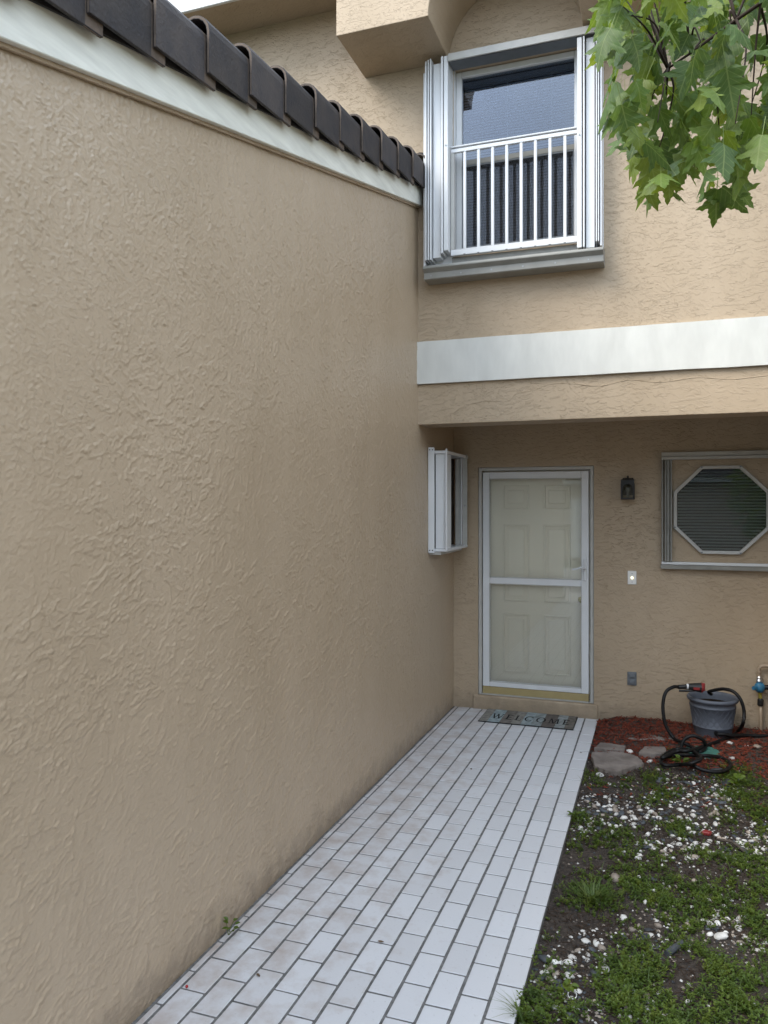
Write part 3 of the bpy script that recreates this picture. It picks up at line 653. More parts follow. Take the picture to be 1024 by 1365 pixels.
mb = MB(); mb.box(x0+.056, x0+.130, 6.150, 6.165, 1.514, 2.298); build('shutter_blade', mb, M['alu'], pw, bev=.002)
mb = MB(); mb.box(x0+.134, x0+.150, 6.138, 6.30, 1.514, 2.298); build('shutter_blade', mb, M['alu'], pw, bev=.002)
mb = MB(); mb.box(x0+.148, x0+.160, 6.125, 6.137, 1.50, 2.34); build('shutter_blade', mb, M['alu'], pw, bev=.002)
mb = MB(); mb.box(x0+.058, x0+.105, 6.80, 6.812, 1.514, 2.298); build('shutter_blade', mb, M['alushade'], pw, bev=.002)
mb = MB(); mb.box(x0+.110, x0+.122, 6.79, 6.90, 1.514, 2.298); build('shutter_blade', mb, M['alu'], pw, bev=.002)
mb = MB(); mb.box(x0+.127, x0+.168, 6.80, 6.81, 1.50, 2.33); fr2 = build('shutter_blade', mb, M['alushade'], pw, bev=.002)
mb = MB(); mb.tube([(x0+.15, 6.799, 1.87), (x0+.15, 6.790, 1.87)], .009, 10); build('lock', mb, M['screw'], pw)

# ---- things fixed to the porch wall
lx, lz = -.236, 2.02
lamp = thing('wall_lantern', 'small black square wall lantern beside the front door', 'lamp', (lx, BY-.06, 1.92))
mb = MB(); mb.box(lx-.045, lx+.045, BY-.014, BY-.001, lz-.06, lz+.09); build('back_plate', mb, M['black'], lamp, bev=.004)
def archframe(y0_, y1_, x0_, x1_, z0_, z1_, t, side):
    return None
mb = MB(); mb.box(lx-.056, lx+.056, BY-.125, BY-.015, 1.922, 1.938); build('bottom', mb, M['black'], lamp, bev=.003)
for sx_ in (-1, 1):
    for yy in (BY-.124, BY-.026):
        mb = MB(); mb.box(lx+sx_*.049-.007, lx+sx_*.049+.007, yy, yy+.013, 1.938, 2.06); build('post', mb, M['black'], lamp)
P_ = [(lx-.054, 2.088), (lx-.054, 2.02)]+[(lx-.038*math.cos(math.pi*k/10), 2.02+.036*math.sin(math.pi*k/10)) for k in range(11)]+[(lx+.054, 2.02), (lx+.054, 2.088)]
mb = MB(); mb.extr(P_, 'y', BY-.126, BY-.118); build('arch_panel', mb, M['black'], lamp)
mb = MB(); mb.add([(lx-.06, BY-.130, 2.088), (lx+.06, BY-.130, 2.088), (lx+.06, BY-.012, 2.088), (lx-.06, BY-.012, 2.088), (lx-.02, BY-.085, 2.108), (lx+.02, BY-.085, 2.108), (lx+.02, BY-.05, 2.108), (lx-.02, BY-.05, 2.108)], [(0,3,2,1),(4,5,6,7),(0,1,5,4),(1,2,6,5),(2,3,7,6),(3,0,4,7)])
cp = build('cap', mb, M['black'], lamp, bev=.003)
mb = MB(); mb.lathe([(0, 0), (.009, .0), (.007, .008), (.009, .013), (0, .022)], (lx, BY-.067, 2.107), 10); build('finial', mb, M['black'], cp)
mb = MB(); mb.box(lx-.042, lx+.042, BY-.117, BY-.114, 1.938, 2.055); build('glass_pane', mb, M['darkpane'], lamp)
mb = MB(); mb.lathe([(0, 0), (.012, 0), (.012, .045), (.020, .065), (.018, .085), (0, .098)], (lx, BY-.07, 1.94), 14); build('bulb', mb, M['alu2'], lamp, smooth=True)

bell = thing('doorbell', 'white rectangular doorbell plate with lit round button on porch wall', 'doorbell', (-.203, BY, 1.185))
mb = MB(); mb.box(-.239, -.167, BY-.008, BY-.001, 1.189, 1.306); build('cover_plate', mb, M['plate'], bell, bev=.003)
gm = bpy.data.materials.new('lit_button'); gm.use_nodes = True; gp = gm.node_tree.nodes['Principled BSDF']; gp.inputs['Base Color'].default_value = (.9, .85, .6, 1); gp.inputs['Emission Color'].default_value = (1, .9, .6, 1); gp.inputs['Emission Strength'].default_value = .9
mb = MB(); mb.tube([(-.203, BY-.008, 1.247), (-.203, BY-.014, 1.247)], .010, 16); build('button', mb, gm, bell)
for zz in (1.283, 1.210):
    mb = MB(); mb.tube([(-.203, BY-.008, zz), (-.203, BY-.0095, zz)], .004, 8); build('screw', mb, M['screw'], bell)
ot = thing('outlet_cover', 'grey weatherproof outlet cover low on the porch wall', 'outlet', (-.204, BY, .317))
mb = MB(); mb.box(-.242, -.166, BY-.014, BY-.001, .318, .434); build('cover_plate', mb, M['greyplastic'], ot, bev=.004)
for a in (.333, .385):
    mb = MB(); mb.box(-.230, -.178, BY-.026, BY-.0145, a, a+.036); build('flap', mb, M['greyplastic'], ot, bev=.005)

# ---- welcome mat
mat_o = thing('door_mat', 'plank striped grey and teal welcome mat at the front door', 'doormat', (-1.06, 6.75, 0))
mx0, mx1, my0, my1 = -1.462, -.655, 6.545, 6.955
mb = MB(); mb.box(mx0, mx1, my0, my1, .002, .009); build('rubber_base', mb, M['rubber'], mat_o, bev=.002)
cols = [(.20, .19, .17), (.25, .30, .31), (.15, .135, .12), (.20, .19, .17), (.24, .28, .285), (.21, .235, .235), (.11, .095, .085), (.22, .235, .23), (.13, .115, .10)]
ws = [.075, .105, .10, .085, .09, .085, .11, .085, .072]; tot = sum(ws); x = mx0+.006
for k, (c, wd) in enumerate(zip(cols, ws)):
    wd = wd/tot*(mx1-mx0-.012); mk = mat('mat_stripe_%d' % k, tuple(v*1.45 for v in c), .9, .15, var=.45, vscale=24, bump=.5, bscale=160)
    mb = MB(); mb.box(x+.0012, x+wd-.0012, my0+.006, my1-.006, .009, .0125); build('stripe', mb, mk, mat_o); x += wd
def letter(ch):
    T, t = .15, .075      # thick and thin strokes of a roman capital in a unit-high box
    q = []
    def st(x0, y0, x1, y1, w): q.append([(x0-w/2, y0), (x0+w/2, y0), (x1+w/2, y1), (x1-w/2, y1)])
    def hb(x0, x1, y, h=t): q.append([(x0, y), (x1, y), (x1, y+h), (x0, y+h)])
    def arc(a0, a1, n=18, w=.95):
        for i in range(n):
            A, B = R(a0+(a1-a0)*i/n), R(a0+(a1-a0)*(i+1)/n); rx, ry = w/2, .5
            def rr(a): return 1-(.10+.22*abs(math.cos(a)))
            q.append([(rx+rx*math.cos(A), .5+ry*math.sin(A)), (rx+rx*math.cos(B), .5+ry*math.sin(B)), (rx+rx*rr(B)*math.cos(B), .5+ry*rr(B)*math.sin(B)), (rx+rx*rr(A)*math.cos(A), .5+ry*rr(A)*math.sin(A))])
    if ch == 'W':
        st(.08, 1, .36, 0, T); st(.36, 0, .60, 1, t); st(.54, 1, .84, 0, T); st(.84, 0, 1.08, 1, t); hb(-.06, .22, .95, .05); hb(.42, .72, .95, .05); hb(.96, 1.2, .95, .05); return q, 1.2
    if ch == 'E':
        st(.18, 0, .18, 1, T); hb(.02, .66, 0); hb(.02, .64, .925); hb(.18, .54, .47); q.append([(.58, 0), (.66, 0), (.68, .2), (.64, .2)]); q.append([(.58, .8), (.63, .8), (.64, 1), (.58, 1)]); return q, .7
    if ch == 'L':
        st(.18, 0, .18, 1, T); hb(.02, .66, 0); hb(.02, .34, .95, .05); q.append([(.58, 0), (.66, 0), (.70, .24), (.65, .24)]); return q, .7
    if ch == 'C': arc(45, 315); q.append([(.80, .72), (.86, .72), (.87, 1), (.82, .95)]); return q, .92
    if ch == 'O': arc(0, 360, 24, 1.0); return q, 1.0
    if ch == 'M':
        st(.12, 0, .18, 1, t); st(.22, 1, .56, 0, T); st(.56, 0, .90, 1, t); st(.92, 1, .98, 0, T); hb(0, .26, 0, .05); hb(.82, 1.14, 0, .05); return q, 1.14
hx, hy = .082, .15; x = -1.372
ink = mat('mat_ink', (.012, .012, .013), .85, .15)
for k, ch in enumerate('WELCOME'):
    q, wd = letter(ch); mb = MB()
    for poly in q: mb.extr([(x+a*hx, 6.655+b*hy) for a, b in poly], 'z', .0126, .0134+k*.00001)
    build('letter', mb, ink, mat_o); x += wd*hx+.024

# ---- planter pot, hose, nozzle, tap
pcx, pcy, pz = .425, 6.772, .012
pot = thing('planter_pot', 'round slate grey resin planter pot against the porch wall', 'planter', (pcx, pcy, pz))
mb = MB(); mb.lathe([(0, 0), (.135, 0), (.142, .012), (.150, .075), (.154, .078), (.154, .086), (.151, .09), (.172, .235), (.177, .238), (.177, .246), (.173, .250), (.176, .280), (.192, .284), (.197, .298), (.190, .312), (.178, .312), (.172, .29), (.168, .24)], (pcx, pcy, pz), 48)
body = build('body', mb, M['pot'], pot, smooth=True)
mb = MB()
for k in range(22):                        # raised lattice on the side
    for s in (-1, 1):
        P = []
        for j in range(9):
            t_ = j/8; a = 2*math.pi*k/22+s*t_*.62; r_ = .1505+(.1725-.1505)*t_+.001; P.append((pcx+r_*math.cos(a), pcy+r_*math.sin(a), pz+.092+t_*.142))
        mb.tube(P, .0018, 4, False)
build('lattice', mb, M['pot'], pot)
mb = MB(); mb.lathe([(0, .255), (.168, .25)], (pcx, pcy, pz), 32); build('potting_soil', mb, M['soilm'], pot)
mb = MB(); mb.tube([(pcx+.015, pcy-.13, pz+.055), (pcx+.02, pcy-.165, pz+.052)], .017, 12); build('drain_fitting', mb, M['rubber'], pot)

def P2(zx, zy, Y=None, z=None):            # point from the enlarged hose picture
    px_, py_ = 870+zx/6.65, 890+zy/6.65
    return onY(px_, py_, Y) if Y else onZ(px_, py_, z)
g0 = .018
hp_ = [P2(235, 172, 6.60), P2(185, 172, 6.56), P2(120, 215, 6.52), P2(93, 320, 6.49), P2(100, 440, 6.47), P2(125, 530, 6.46), P2(190, 625, 6.44), P2(260, 660, z=.05), P2(340, 700, z=.03), P2(420, 745, z=.03), P2(470, 700, 6.33), P2(445, 640, 6.30), P2(360, 605, 6.28), P2(280, 640, 6.27), P2(255, 730, 6.25), P2(300, 820, 6.22), P2(360, 862, z=.03), P2(440, 905, z=.02), P2(560, 925, z=.012), P2(660, 905, z=.012), P2(690, 850, z=.012), P2(610, 800, z=.012), P2(470, 780, z=.04), P2(300, 775, z=.03), P2(150, 780, z=.012), P2(75, 820, z=.012), P2(110, 865, z=.012), P2(240, 860, z=.014), P2(340, 850, z=.055), P2(430, 800, z=.075), P2(330, 730, z=.055), P2(200, 725, z=.03), P2(110, 770, z=.035), P2(90, 800, z=.04), P2(210, 745, z=.06), P2(330, 735, z=.075), P2(480, 690, z=.03), P2(620, 640, z=.03), P2(720, 595, z=.04), P2(760, 560, z=.06), P2(800, 500, 6.60), P2(812, 400, 6.62), P2(785, 290, 6.63), P2(720, 215, 6.66), P2(640, 190, 6.70), P2(570, 195, 6.74), P2(500, 215, 6.78), P2(520, 235, 6.84)]
hose = thing('garden_hose', 'black garden hose looped on the mulch and over the grey pot', 'hose', (.2, 6.3, 0))
mb = MB(); mb.tube(smoothpath(hp_, 7), .0135, 9); build('tube', mb, M['rubber'], hose, smooth=True)
nzz = thing('hose_nozzle', 'black and red hose nozzle resting on the pot rim', 'nozzle', tuple(P2(340, 185, 6.6)))
a, b, c, d = P2(225, 172, 6.60), P2(300, 168, 6.605), P2(318, 168, 6.61), P2(430, 178, 6.62)
mb = MB(); mb.tube([a, b], [.017, .019], 12); build('coupling', mb, M['black'], nzz)
mb = MB(); mb.tube([b, c], .021, 12); build('collar', mb, M['alu'], nzz)
mb = MB(); mb.tube([c, (c+d)/2, d], [.024, .033, .040], 14); hd = build('spray_head', mb, M['black'], nzz)
mb = MB(); mb.tube([d, d+(d-c).normalized()*.014], [.041, .036], 14); build('face', mb, M['redp'], hd)
mb = MB(); e1 = P2(390, 190, 6.58); mb.box(e1.x-.022, e1.x+.024, e1.y-.004, e1.y+.004, e1.z-.006, e1.z+.012); build('badge', mb, M['redp'], hd)
mb = MB(); mb.tube([P2(235, 205, 6.59), P2(300, 206, 6.6), P2(400, 200, 6.605)], .009, 8); build('trigger', mb, M['black'], nzz)
mb = MB(); q = P2(452, 170, 6.64); mb.box(q.x-.012, q.x+.012, q.y-.01, q.y+.01, q.z-.035, q.z+.03); build('red_tip', mb, M['redp'], hd, bev=.004)

tx = .785; ty = BY-.045
tap = thing('wall_tap', 'painted pipe with blue tap valve at the right edge of the porch wall', 'tap', (tx, ty, 0))
mb = MB(); mb.tube(smoothpath([(tx+.014, ty, .0), (tx+.012, ty, .24)], 3), .0125, 10); build('riser_pipe', mb, M['pipe'], tap, smooth=True)
mb = MB(); mb.tube([(tx, ty, .44), (tx, ty, .535), (tx+.004, ty, .552), (tx+.016, ty, .562), (tx+.04, ty, .566), (tx+.6, ty, .57)], .0135, 10); build('supply_pipe', mb, M['pipe'], tap, smooth=True)
for zz in (.48, .51):
    mb = MB(); mb.tube([(tx, ty, zz), (tx, ty, zz+.012)], .016, 10); build('pipe_ring', mb, M['pipe'], tap)
mb = MB(); mb.lathe([(0, 0), (.018, 0), (.026, .012), (.018, .03), (.020, .038), (.012, .05), (0, .05)], (tx, ty-.005, .43), 12); build('chrome_union', mb, M['steel'], tap)
mb = MB(); mb.lathe([(0, 0), (.022, 0), (.036, .016), (.042, .038), (.036, .062), (.024, .078), (0, .08)], (tx+.002, ty-.02, .352), 18); va = build('valve_body', mb, M['blue'], tap, smooth=True)
mb = MB(); mb.tube([(tx-.028, ty-.045, .39), (tx-.05, ty-.07, .392)], [.02, .016], 10); build('valve_knob', mb, M['blue'], va)
mb = MB(); mb.tube([(tx+.036, ty-.02, .395), (tx+.07, ty-.02, .395)], [.018, .024], 10); build('hose_coupling', mb, M['rubber'], tap)
mb = MB(); mb.tube(smoothpath([(tx+.07, ty-.02, .395), (tx+.12, ty-.03, .37), (tx+.16, ty-.05, .27), (tx+.17, ty-.08, .12), (tx+.13, ty-.14, .065), (tx+.02, ty-.2, .05), (tx-.12, 6.70, .05), (.56, 6.64, .055), (.50, 6.615, .065), (.45, 6.606, .064)], 6), .0135, 8); build('feed_hose', mb, M['rubber'], tap, smooth=True)
mb = MB(); mb.tube([(tx+.008, ty, .30), (tx+.006, ty, .352)], .014, 10); build('brass_fitting', mb, M['brass'], tap)
mb = MB(); mb.lathe([(0, 0), (.020, 0), (.024, .01), (.022, .05), (.014, .06), (0, .06)], (tx+.01, ty, .238), 12); build('black_fitting', mb, M['black'], tap)

# ---- stepping stones, lid
def slab(name, pts_, top, label, group=None, cat='stepping stone'):
    mb = MB(); P = []
    n = len(pts_)
    for i in range(n):                     # break the outline a little
        a, b = Vector(pts_[i]), Vector(pts_[(i+1) % n])
        for k in range(4):
            q = a.lerp(b, k/4); P.append((q.x+random.uniform(-.008, .008), q.y+random.uniform(-.008, .008)))
    top -= .008; mb.extr(P, 'z', top-.06, top)
    return tag(build(name, mb, M['stone'], bev=.008, seg=2), label, cat, group)
def S2(zx, zy, z): p = onZ(780+zx/7.314, 950+zy/7.314, z); return (p.x, p.y)
slab('stepping_stone', [S2(60, 372, .02), S2(85, 500, .02), S2(190, 545, .02), S2(320, 560, .02), S2(440, 520, .02), S2(575, 480, .02), S2(520, 415, .02), S2(440, 385, .02), S2(250, 362, .02)], .02, 'large rounded stepping stone nearest the path and pebbles')
slab('stepping_stone', [S2(95, 330, .022), S2(230, 345, .022), S2(385, 355, .022), S2(388, 310, .022), S2(240, 285, .022), S2(140, 280, .022)], .022, 'narrow stepping stone right behind the large rounded one')
slab('stepping_stone', [S2(520, 380, .025), S2(690, 390, .025), S2(805, 380, .025), S2(790, 320, .025), S2(580, 315, .025)], .025, 'small rectangular stepping stone left of the hose coil')
slab('stepping_stone', [S2(400, 240, .03), S2(600, 252, .03), S2(915, 250, .03), S2(922, 138, .03), S2(560, 140, .03), S2(470, 190, .03)], .03, 'long flat slab against the wall behind the hose')
dc = onZ(870+440/6.65, 890+740/6.65, .012)
mb = MB(); mb.lathe([(0, .012), (.06, .014), (.062, .017), (.112, .018), (.125, .012), (.128, 0), (.128, -.03)], (dc.x, dc.y, .004), 40)
lid = thing('valve_lid', 'round green plastic valve lid on the mulch under the hose', 'lid', (dc.x, dc.y, 0)); build('cover', mb, M['teal'], lid, smooth=False)
mb = MB(); mb.box(dc.x-.03, dc.x+.03, dc.y-.006, dc.y+.006, .019, .0235); build('finger_grip', mb, M['teal'], lid, bev=.002)

# ------------------------------------------------------------------ pebbles
def pebble_mesh(flat, seed):
    bm = bmesh.new(); bmesh.ops.create_icosphere(bm, subdivisions=2, radius=1)
    for v in bm.verts:
        d = v.co.copy(); k = 1+.30*noise.noise(d*1.3+Vector((seed, seed*2, 0)))+.06*noise.noise(d*3+Vector((seed*3, 0, 0)))
        v.co = Vector((d.x*k, d.y*k*.66, d.z*k*flat))
    me = bpy.data.meshes.new('pebble'); bm.to_mesh(me); bm.free()
    for p_ in me.polygons: p_.use_smooth = True
    return me
PM = {k: [pebble_mesh(f, s*3.7+i) for s in range(4)] for i, (k, f) in enumerate((('w', .46), ('d', .34), ('t', .5)))}
for k, mm in (('w', 'wpeb'), ('d', 'dpeb'), ('t', 'tpeb')):
    for me in PM[k]: me.materials.append(M[mm])
INFO = {'w': ('white pebble lying in the weedy planting bed', 'white pebbles in the bed'), 'd': ('dark slate pebble lying in the weedy planting bed', 'dark pebbles in the bed'), 't': ('tan pebble lying in the weedy planting bed', 'tan pebbles in the bed')}
placed = []
def pebble(kind, x, y, r):
    if x < PR+r*.8: return
    for (a, b, c) in placed:
        if (a-x)**2+(b-y)**2 < ((r+c)*.62)**2: return
    placed.append((x, y, r))
    specs.append((kind, x, y, r))
specs = []
# (px, py, spread x, spread y, white, dark, tan, mean radius)
CL = [(845, 1085, 55, 18, 62, 26, 8, .021), (905, 1060, 45, 18, 30, 20, 5, .020), (905, 1095, 30, 20, 16, 12, 2, .022), (960, 1075, 28, 18, 24, 12, 6, .022), (930, 1040, 40, 6, 6, 12, 1, .030), (965, 1055, 25, 10, 10, 3, 3, .022),
      (890, 1125, 55, 15, 52, 3, 10, .020), (970, 1125, 45, 20, 18, 8, 8, .022), (1010, 1110, 18, 14, 8, 3, 4, .020), (760, 1105, 20, 8, 4, 1, 1, .020), (800, 1075, 24, 20, 14, 6, 4, .020), (795, 1062, 25, 8, 8, 3, 2, .02),
      (800, 1260, 28, 16, 13, 3, 3, .019), (740, 1300, 26, 18, 7, 5, 2, .019), (870, 1245, 28, 18, 9, 4, 4, .018), (965, 1225, 32, 18, 13, 1, 5, .018), (840, 1325, 25, 18, 10, 2, 3, .019), (760, 1345, 40, 14, 4, 4, 1, .020), (1000, 1255, 25, 18, 5, 0, 1, .016), (930, 1200, 60, 20, 7, 1, 2, .016), (870, 1180, 70, 14, 6, 1, 2, .015), (920, 1330, 80, 24, 4, 0, 0, .016)]
for (px_, py_, sx_, sy_, nw, ndk, ntn, mr_) in CL:
    for kind, n in (('d', ndk), ('t', ntn), ('w', nw)):
        for _ in range(n):
            if len(placed) > 540: break
            p_ = onZ(px_+random.gauss(0, sx_*.6), max(1000, py_+random.gauss(0, sy_*.6)), -.02)
            pebble(kind, p_.x, p_.y, mr_*random.uniform(.55, 1.25)*(1.25 if kind == 'd' else 1))
for (px_, py_, k, r_) in [(800, 1273, 't', .030), (734, 1288, 't', .022), (724, 1275, 'd', .036), (742, 1293, 'd', .038), (762, 1297, 'd', .038), (870, 1267, 'd', .034), (897, 1262, 'd', .045), (858, 1245, 'd', .03), (763, 1272, 'w', .023), (796, 1252, 'w', .028), (807, 1287, 'w', .024), (888, 1346, 'w', .02), (838, 1352, 'w', .02), (960, 1241, 'w', .036), (957, 1224, 'w', .022), (831, 1220, 'w', .022), (816, 1006, 'w', .030), (800, 1027, 'w', .03), (840, 999, 'w', .028), (867, 1010, 'w', .03), (973, 992, 'w', .024), (975, 1010, 'w', .026), (995, 995, 'w', .02), (1010, 998, 't', .04), (957, 1022, 'd', .07), (928, 1028, 'd', .05), (950, 1035, 'd', .05), (985, 1038, 'd', .05), (820, 1172, 't', .042), (877, 1020, 't', .02)]:
    p_ = onZ(px_, py_, -.02 if py_ > 1030 else .01); pebble(k, p_.x, p_.y, r_)

for _ in range(520):
    cl = random.choice(CL[:18]); p_ = onZ(cl[0]+random.gauss(0, cl[2]*.9), max(1008, cl[1]+random.gauss(0, cl[3]*1.0)), -.02); pebble(random.choice('wwwddt'), p_.x, p_.y, random.uniform(.007, .014))
specs.sort(key=lambda q: -q[3]/max(.5, q[2]))
rest = MB(); KI = {'w': 0, 'd': 1, 't': 2}
for q_i, (kind, x, y, r) in enumerate(specs):
    me_ = random.choice(PM[kind]); sc3 = (r, r*random.uniform(.8, 1.25), r*random.uniform(.85, 1.2)); rot3 = (random.gauss(0, .22), random.gauss(0, .22), random.uniform(0, 6.28)); loc3 = Vector((x, y, hz(x, y)+r*.10))
    if q_i < 298:
        o = put('pebble', me_, M[{'w': 'wpeb', 'd': 'dpeb', 't': 'tpeb'}[kind]], None, loc3); o.scale = sc3; o.rotation_euler = rot3
        ex, ey = proj((x, y, 0))
        where = 'beside the stepping stones and hose' if ey < 1040 else 'in the pebble patch below the hose coil' if (ey < 1115 and ex > 870) else 'in the pebble patch below the large stepping stone' if ey < 1115 else 'in the middle of the weedy bed' if ey < 1200 else 'among the near weeds by the path edge' if ex < 830 else 'among the near weeds at the lower right'
        c_ = {'w': 'white', 'd': 'dark slate', 't': 'tan'}[kind]; sz = 'large ' if r > .026 else 'tiny ' if r < .015 else ''
        tag(o, sz+c_+' pebble '+where, 'pebble', sz+c_+' pebbles '+where)
    else:
        mt = Euler(rot3).to_matrix(); rest.add([loc3+mt@Vector((v.co.x*sc3[0], v.co.y*sc3[1], v.co.z*sc3[2])) for v in me_.vertices], [tuple(p.vertices) for p in me_.polygons], KI[kind])
tag(build('small_pebbles', rest, [M['wpeb'], M['dpeb'], M['tpeb']], stuff=True, smooth=True), 'small white, dark and tan pebbles filling the gaps between larger ones', 'pebbles')

# small gravel that nobody could count
mb = MB()
for _ in range(3200):
    cl = random.choice(CL); p_ = onZ(cl[0]+random.gauss(0, cl[2]*1.3), max(1015, cl[1]+random.gauss(0, cl[3]*1.4)), -.02)
    if p_.x < PR+.01: continue
    r_ = random.uniform(.003, .010); zc = hz(p_.x, p_.y)+r_*.3; a = random.uniform(0, 6.28); ca, sa = math.cos(a), math.sin(a)
    q = [(1, 0, 0), (0, .8, 0), (-1, 0, 0), (0, -.8, 0), (.1, .1, .7), (0, 0, -.7)]
    mb.add([(p_.x+r_*(x*ca-y*sa), p_.y+r_*(x*sa+y*ca), zc+r_*z) for x, y, z in q], [(0,1,4),(1,2,4),(2,3,4),(3,0,4)], random.choice([0, 1, 1, 2, 2]))
gv = build('gravel', mb, [M['wpeb'], M['dpeb'], M['tpeb']], stuff=True, smooth=True); tag(gv, 'fine pale gravel strewn between the pebbles', 'gravel')

# ------------------------------------------------------------------ mulch and litter
def inbed(x, y): return PR+.01 < x < 4 and 1 < y < BY-.01
mb = MB()
for _ in range(11000):
    x, y = random.uniform(PR, 2.2), random.uniform(5.2, BY-.01)
    edge = 5.95-.35*max(0, min(1, (x-.5)/.8))+.12*noise.noise((x*4, y*4, 9.))
    if y < edge and random.random() > .06: continue
    l, wd = random.uniform(.015, .06), random.uniform(.0025, .0075); a = random.uniform(0, 6.28); t_ = random.gauss(0, .3)
    zc = hz(x, y)+random.uniform(.001, .014); ca, sa = math.cos(a), math.sin(a); dz = math.sin(t_)*l/2
    mb.add([(x-ca*l/2-sa*wd, y-sa*l/2+ca*wd, zc-dz), (x-ca*l/2+sa*wd, y-sa*l/2-ca*wd, zc-dz+.001), (x+ca*l/2+sa*wd*.6, y+sa*l/2-ca*wd*.6, zc+dz), (x+ca*l/2-sa*wd*.6, y+sa*l/2+ca*wd*.6, zc+dz+.002), (x, y, zc+.004)], [(0,1,4),(1,2,4),(2,3,4),(3,0,4)])
mu = build('mulch', mb, M['mulch'], stuff=True); tag(mu, 'shredded red bark mulch along the foot of the porch wall', 'mulch')
mb = MB()
for _ in range(13000):
    p_ = Vector((random.uniform(PR, 1.0), random.uniform(2.0, 6.0)))
    if noise.noise((p_.x*2.5, p_.y*2.5, 3.)) < -.15: continue
    l, wd = random.uniform(.008, .05), random.uniform(.0008, .003); a = random.uniform(0, 6.28); zc = hz(p_.x, p_.y)+random.uniform(.001, .012); ca, sa = math.cos(a), math.sin(a); dz = random.gauss(0, .006)
    mb.add([(p_.x-ca*l/2-sa*wd, p_.y-sa*l/2+ca*wd, zc-dz), (p_.x-ca*l/2+sa*wd, p_.y-sa*l/2-ca*wd, zc-dz), (p_.x+ca*l/2, p_.y+sa*l/2, zc+dz), (p_.x, p_.y, zc+.004)], [(0,1,3),(1,2,3),(2,0,3)])
lt = build('litter', mb, M['twig'], stuff=True); tag(lt, 'dry brown twigs and leaf litter on the dark soil', 'litter')

# ------------------------------------------------------------------ weeds and grass
GREEN = [(900, 1330, 130, 42), (990, 1320, 60, 60), (960, 1280, 70, 22), (735, 1340, 45, 20), (800, 1195, 40, 16), (865, 1185, 55, 20), (940, 1195, 60, 22), (1000, 1170, 40, 28), (1008, 1225, 24, 20), (850, 1150, 36, 18), (800, 1125, 30, 14), (775, 1092, 25, 9), (825, 1120, 30, 14), (810, 1040, 28, 6), (880, 1052, 22, 7), (880, 1040, 12, 8), (992, 1042, 40, 12), (1005, 1085, 35, 18), (952, 1140, 26, 9), (915, 1225, 26, 12), (850, 1265, 18, 16), (885, 1290, 30, 14), (700, 1350, 20, 12), (900, 1010, 6, 4), (905, 1105, 18, 8), (870, 1065, 15, 6), (1010, 1140, 20, 10), (985, 1060, 25, 8)]
GW = []
for (px_, py_, rx, ry) in GREEN:
    c_ = onZ(px_, py_, -.02); a = onZ(px_+rx, py_, -.02); b = onZ(px_, py_-ry, -.02)
    GW.append((c_.x, c_.y, abs(a.x-c_.x)+.02, abs(b.y-c_.y)+.03))
def dens(x, y):
    d = 0
    for cx, cy, rx, ry in GW:
        d = max(d, math.exp(-(((x-cx)/rx)**2+((y-cy)/ry)**2)*1.1))
    if x > 1.0 or y < 2.3: d = max(d, .6)
    return d*max(0, .74+1.4*noise.noise((x*5, y*5, 2.))+.7*noise.noise((x*13, y*13, 6.)))
wm = MB(); gm_ = MB(); cnt = 0
def leaflet(mb_, b, d, l, wd):
    s = d.cross(Vector((0, 0, 1)))
    if s.length < .05: s = Vector((1, 0, 0))
    s = s.normalized()*wd; m_ = b+d*l*.5+Vector((0, 0, l*.08)); e = b+d*l
    mb_.add([b, m_+s, e, m_-s], [(0, 1, 2), (0, 2, 3)])
tries = 0
while cnt < 8600 and tries < 110000:
    tries += 1
    x, y = random.uniform(PR-.0, 1.6), random.uniform(1.7, 6.3)
    if (y > 2.4 and x > .13*y+.12): continue
    if random.random() > dens(x, y): continue
    cnt += 1; zc = hz(x, y); near = 1.0
    h = random.uniform(.012, .05)*(1.15 if y < 3.6 else .75); lean = Vector((random.gauss(0, .45), random.gauss(0, .45), 1)).normalized()
    base = Vector((x, y, zc)); nl = random.randint(9, 15)
    for k in range(nl):
        t_ = (k+1)/nl; b = base+lean*h*t_; a = random.uniform(0, 6.28); d = Vector((math.cos(a), math.sin(a), random.uniform(-.1, .75))).normalized()
        leaflet(wm, b, d, random.uniform(.007, .016)*(1.2 if y < 3.4 else .95), random.uniform(.0025, .0048))
def blade(x, y, l, wd, a, bend):
    zc = hz(x, y)-.002; d = Vector((math.cos(a), math.sin(a), 0)); s = Vector((-math.sin(a), math.cos(a), 0))*wd
    P = [Vector((x, y, zc))+d*(l*bend*t*t)+Vector((0, 0, l*(t-.35*bend*t*t))) for t in (0, .35, .7, 1)]
    gm_.add([P[0]-s, P[0]+s, P[1]-s*.9, P[1]+s*.9, P[2]-s*.6, P[2]+s*.6, P[3]], [(0,1,3,2), (2,3,5,4), (4,5,6)])
for _ in range(3600):
    x, y = random.uniform(PR, 1.5), random.uniform(1.7, 5.9)
    if random.random() > dens(x, y)*.9: continue
    blade(x, y, random.uniform(.03, .10), random.uniform(.0009, .002), random.uniform(0, 6.28), random.uniform(.3, 1.1))
wd_ = build('ground_cover', wm, M['weed'], stuff=True); tag(wd_, 'low feathery green weeds spreading through the pebble bed', 'weeds')
gs_ = build('grass', gm_, M['grass'], stuff=True); tag(gs_, 'thin grass blades scattered among the weeds', 'grass')
gm_ = MB(); c_ = onZ(790, 1200, -.02)
for _ in range(170):
    a = random.uniform(0, 6.28); r_ = abs(random.gauss(0, .045)); blade(c_.x+r_*math.cos(a)*1.4, c_.y+r_*math.sin(a), random.uniform(.04, .11), random.uniform(.0018, .0036), a+random.gauss(0, .4), random.uniform(.5, 1.3))
tf = build('grass_tuft', gm_, M['grass']); tag(tf, 'dense tuft of long grass blades growing beside the path edge', 'grass tuft')
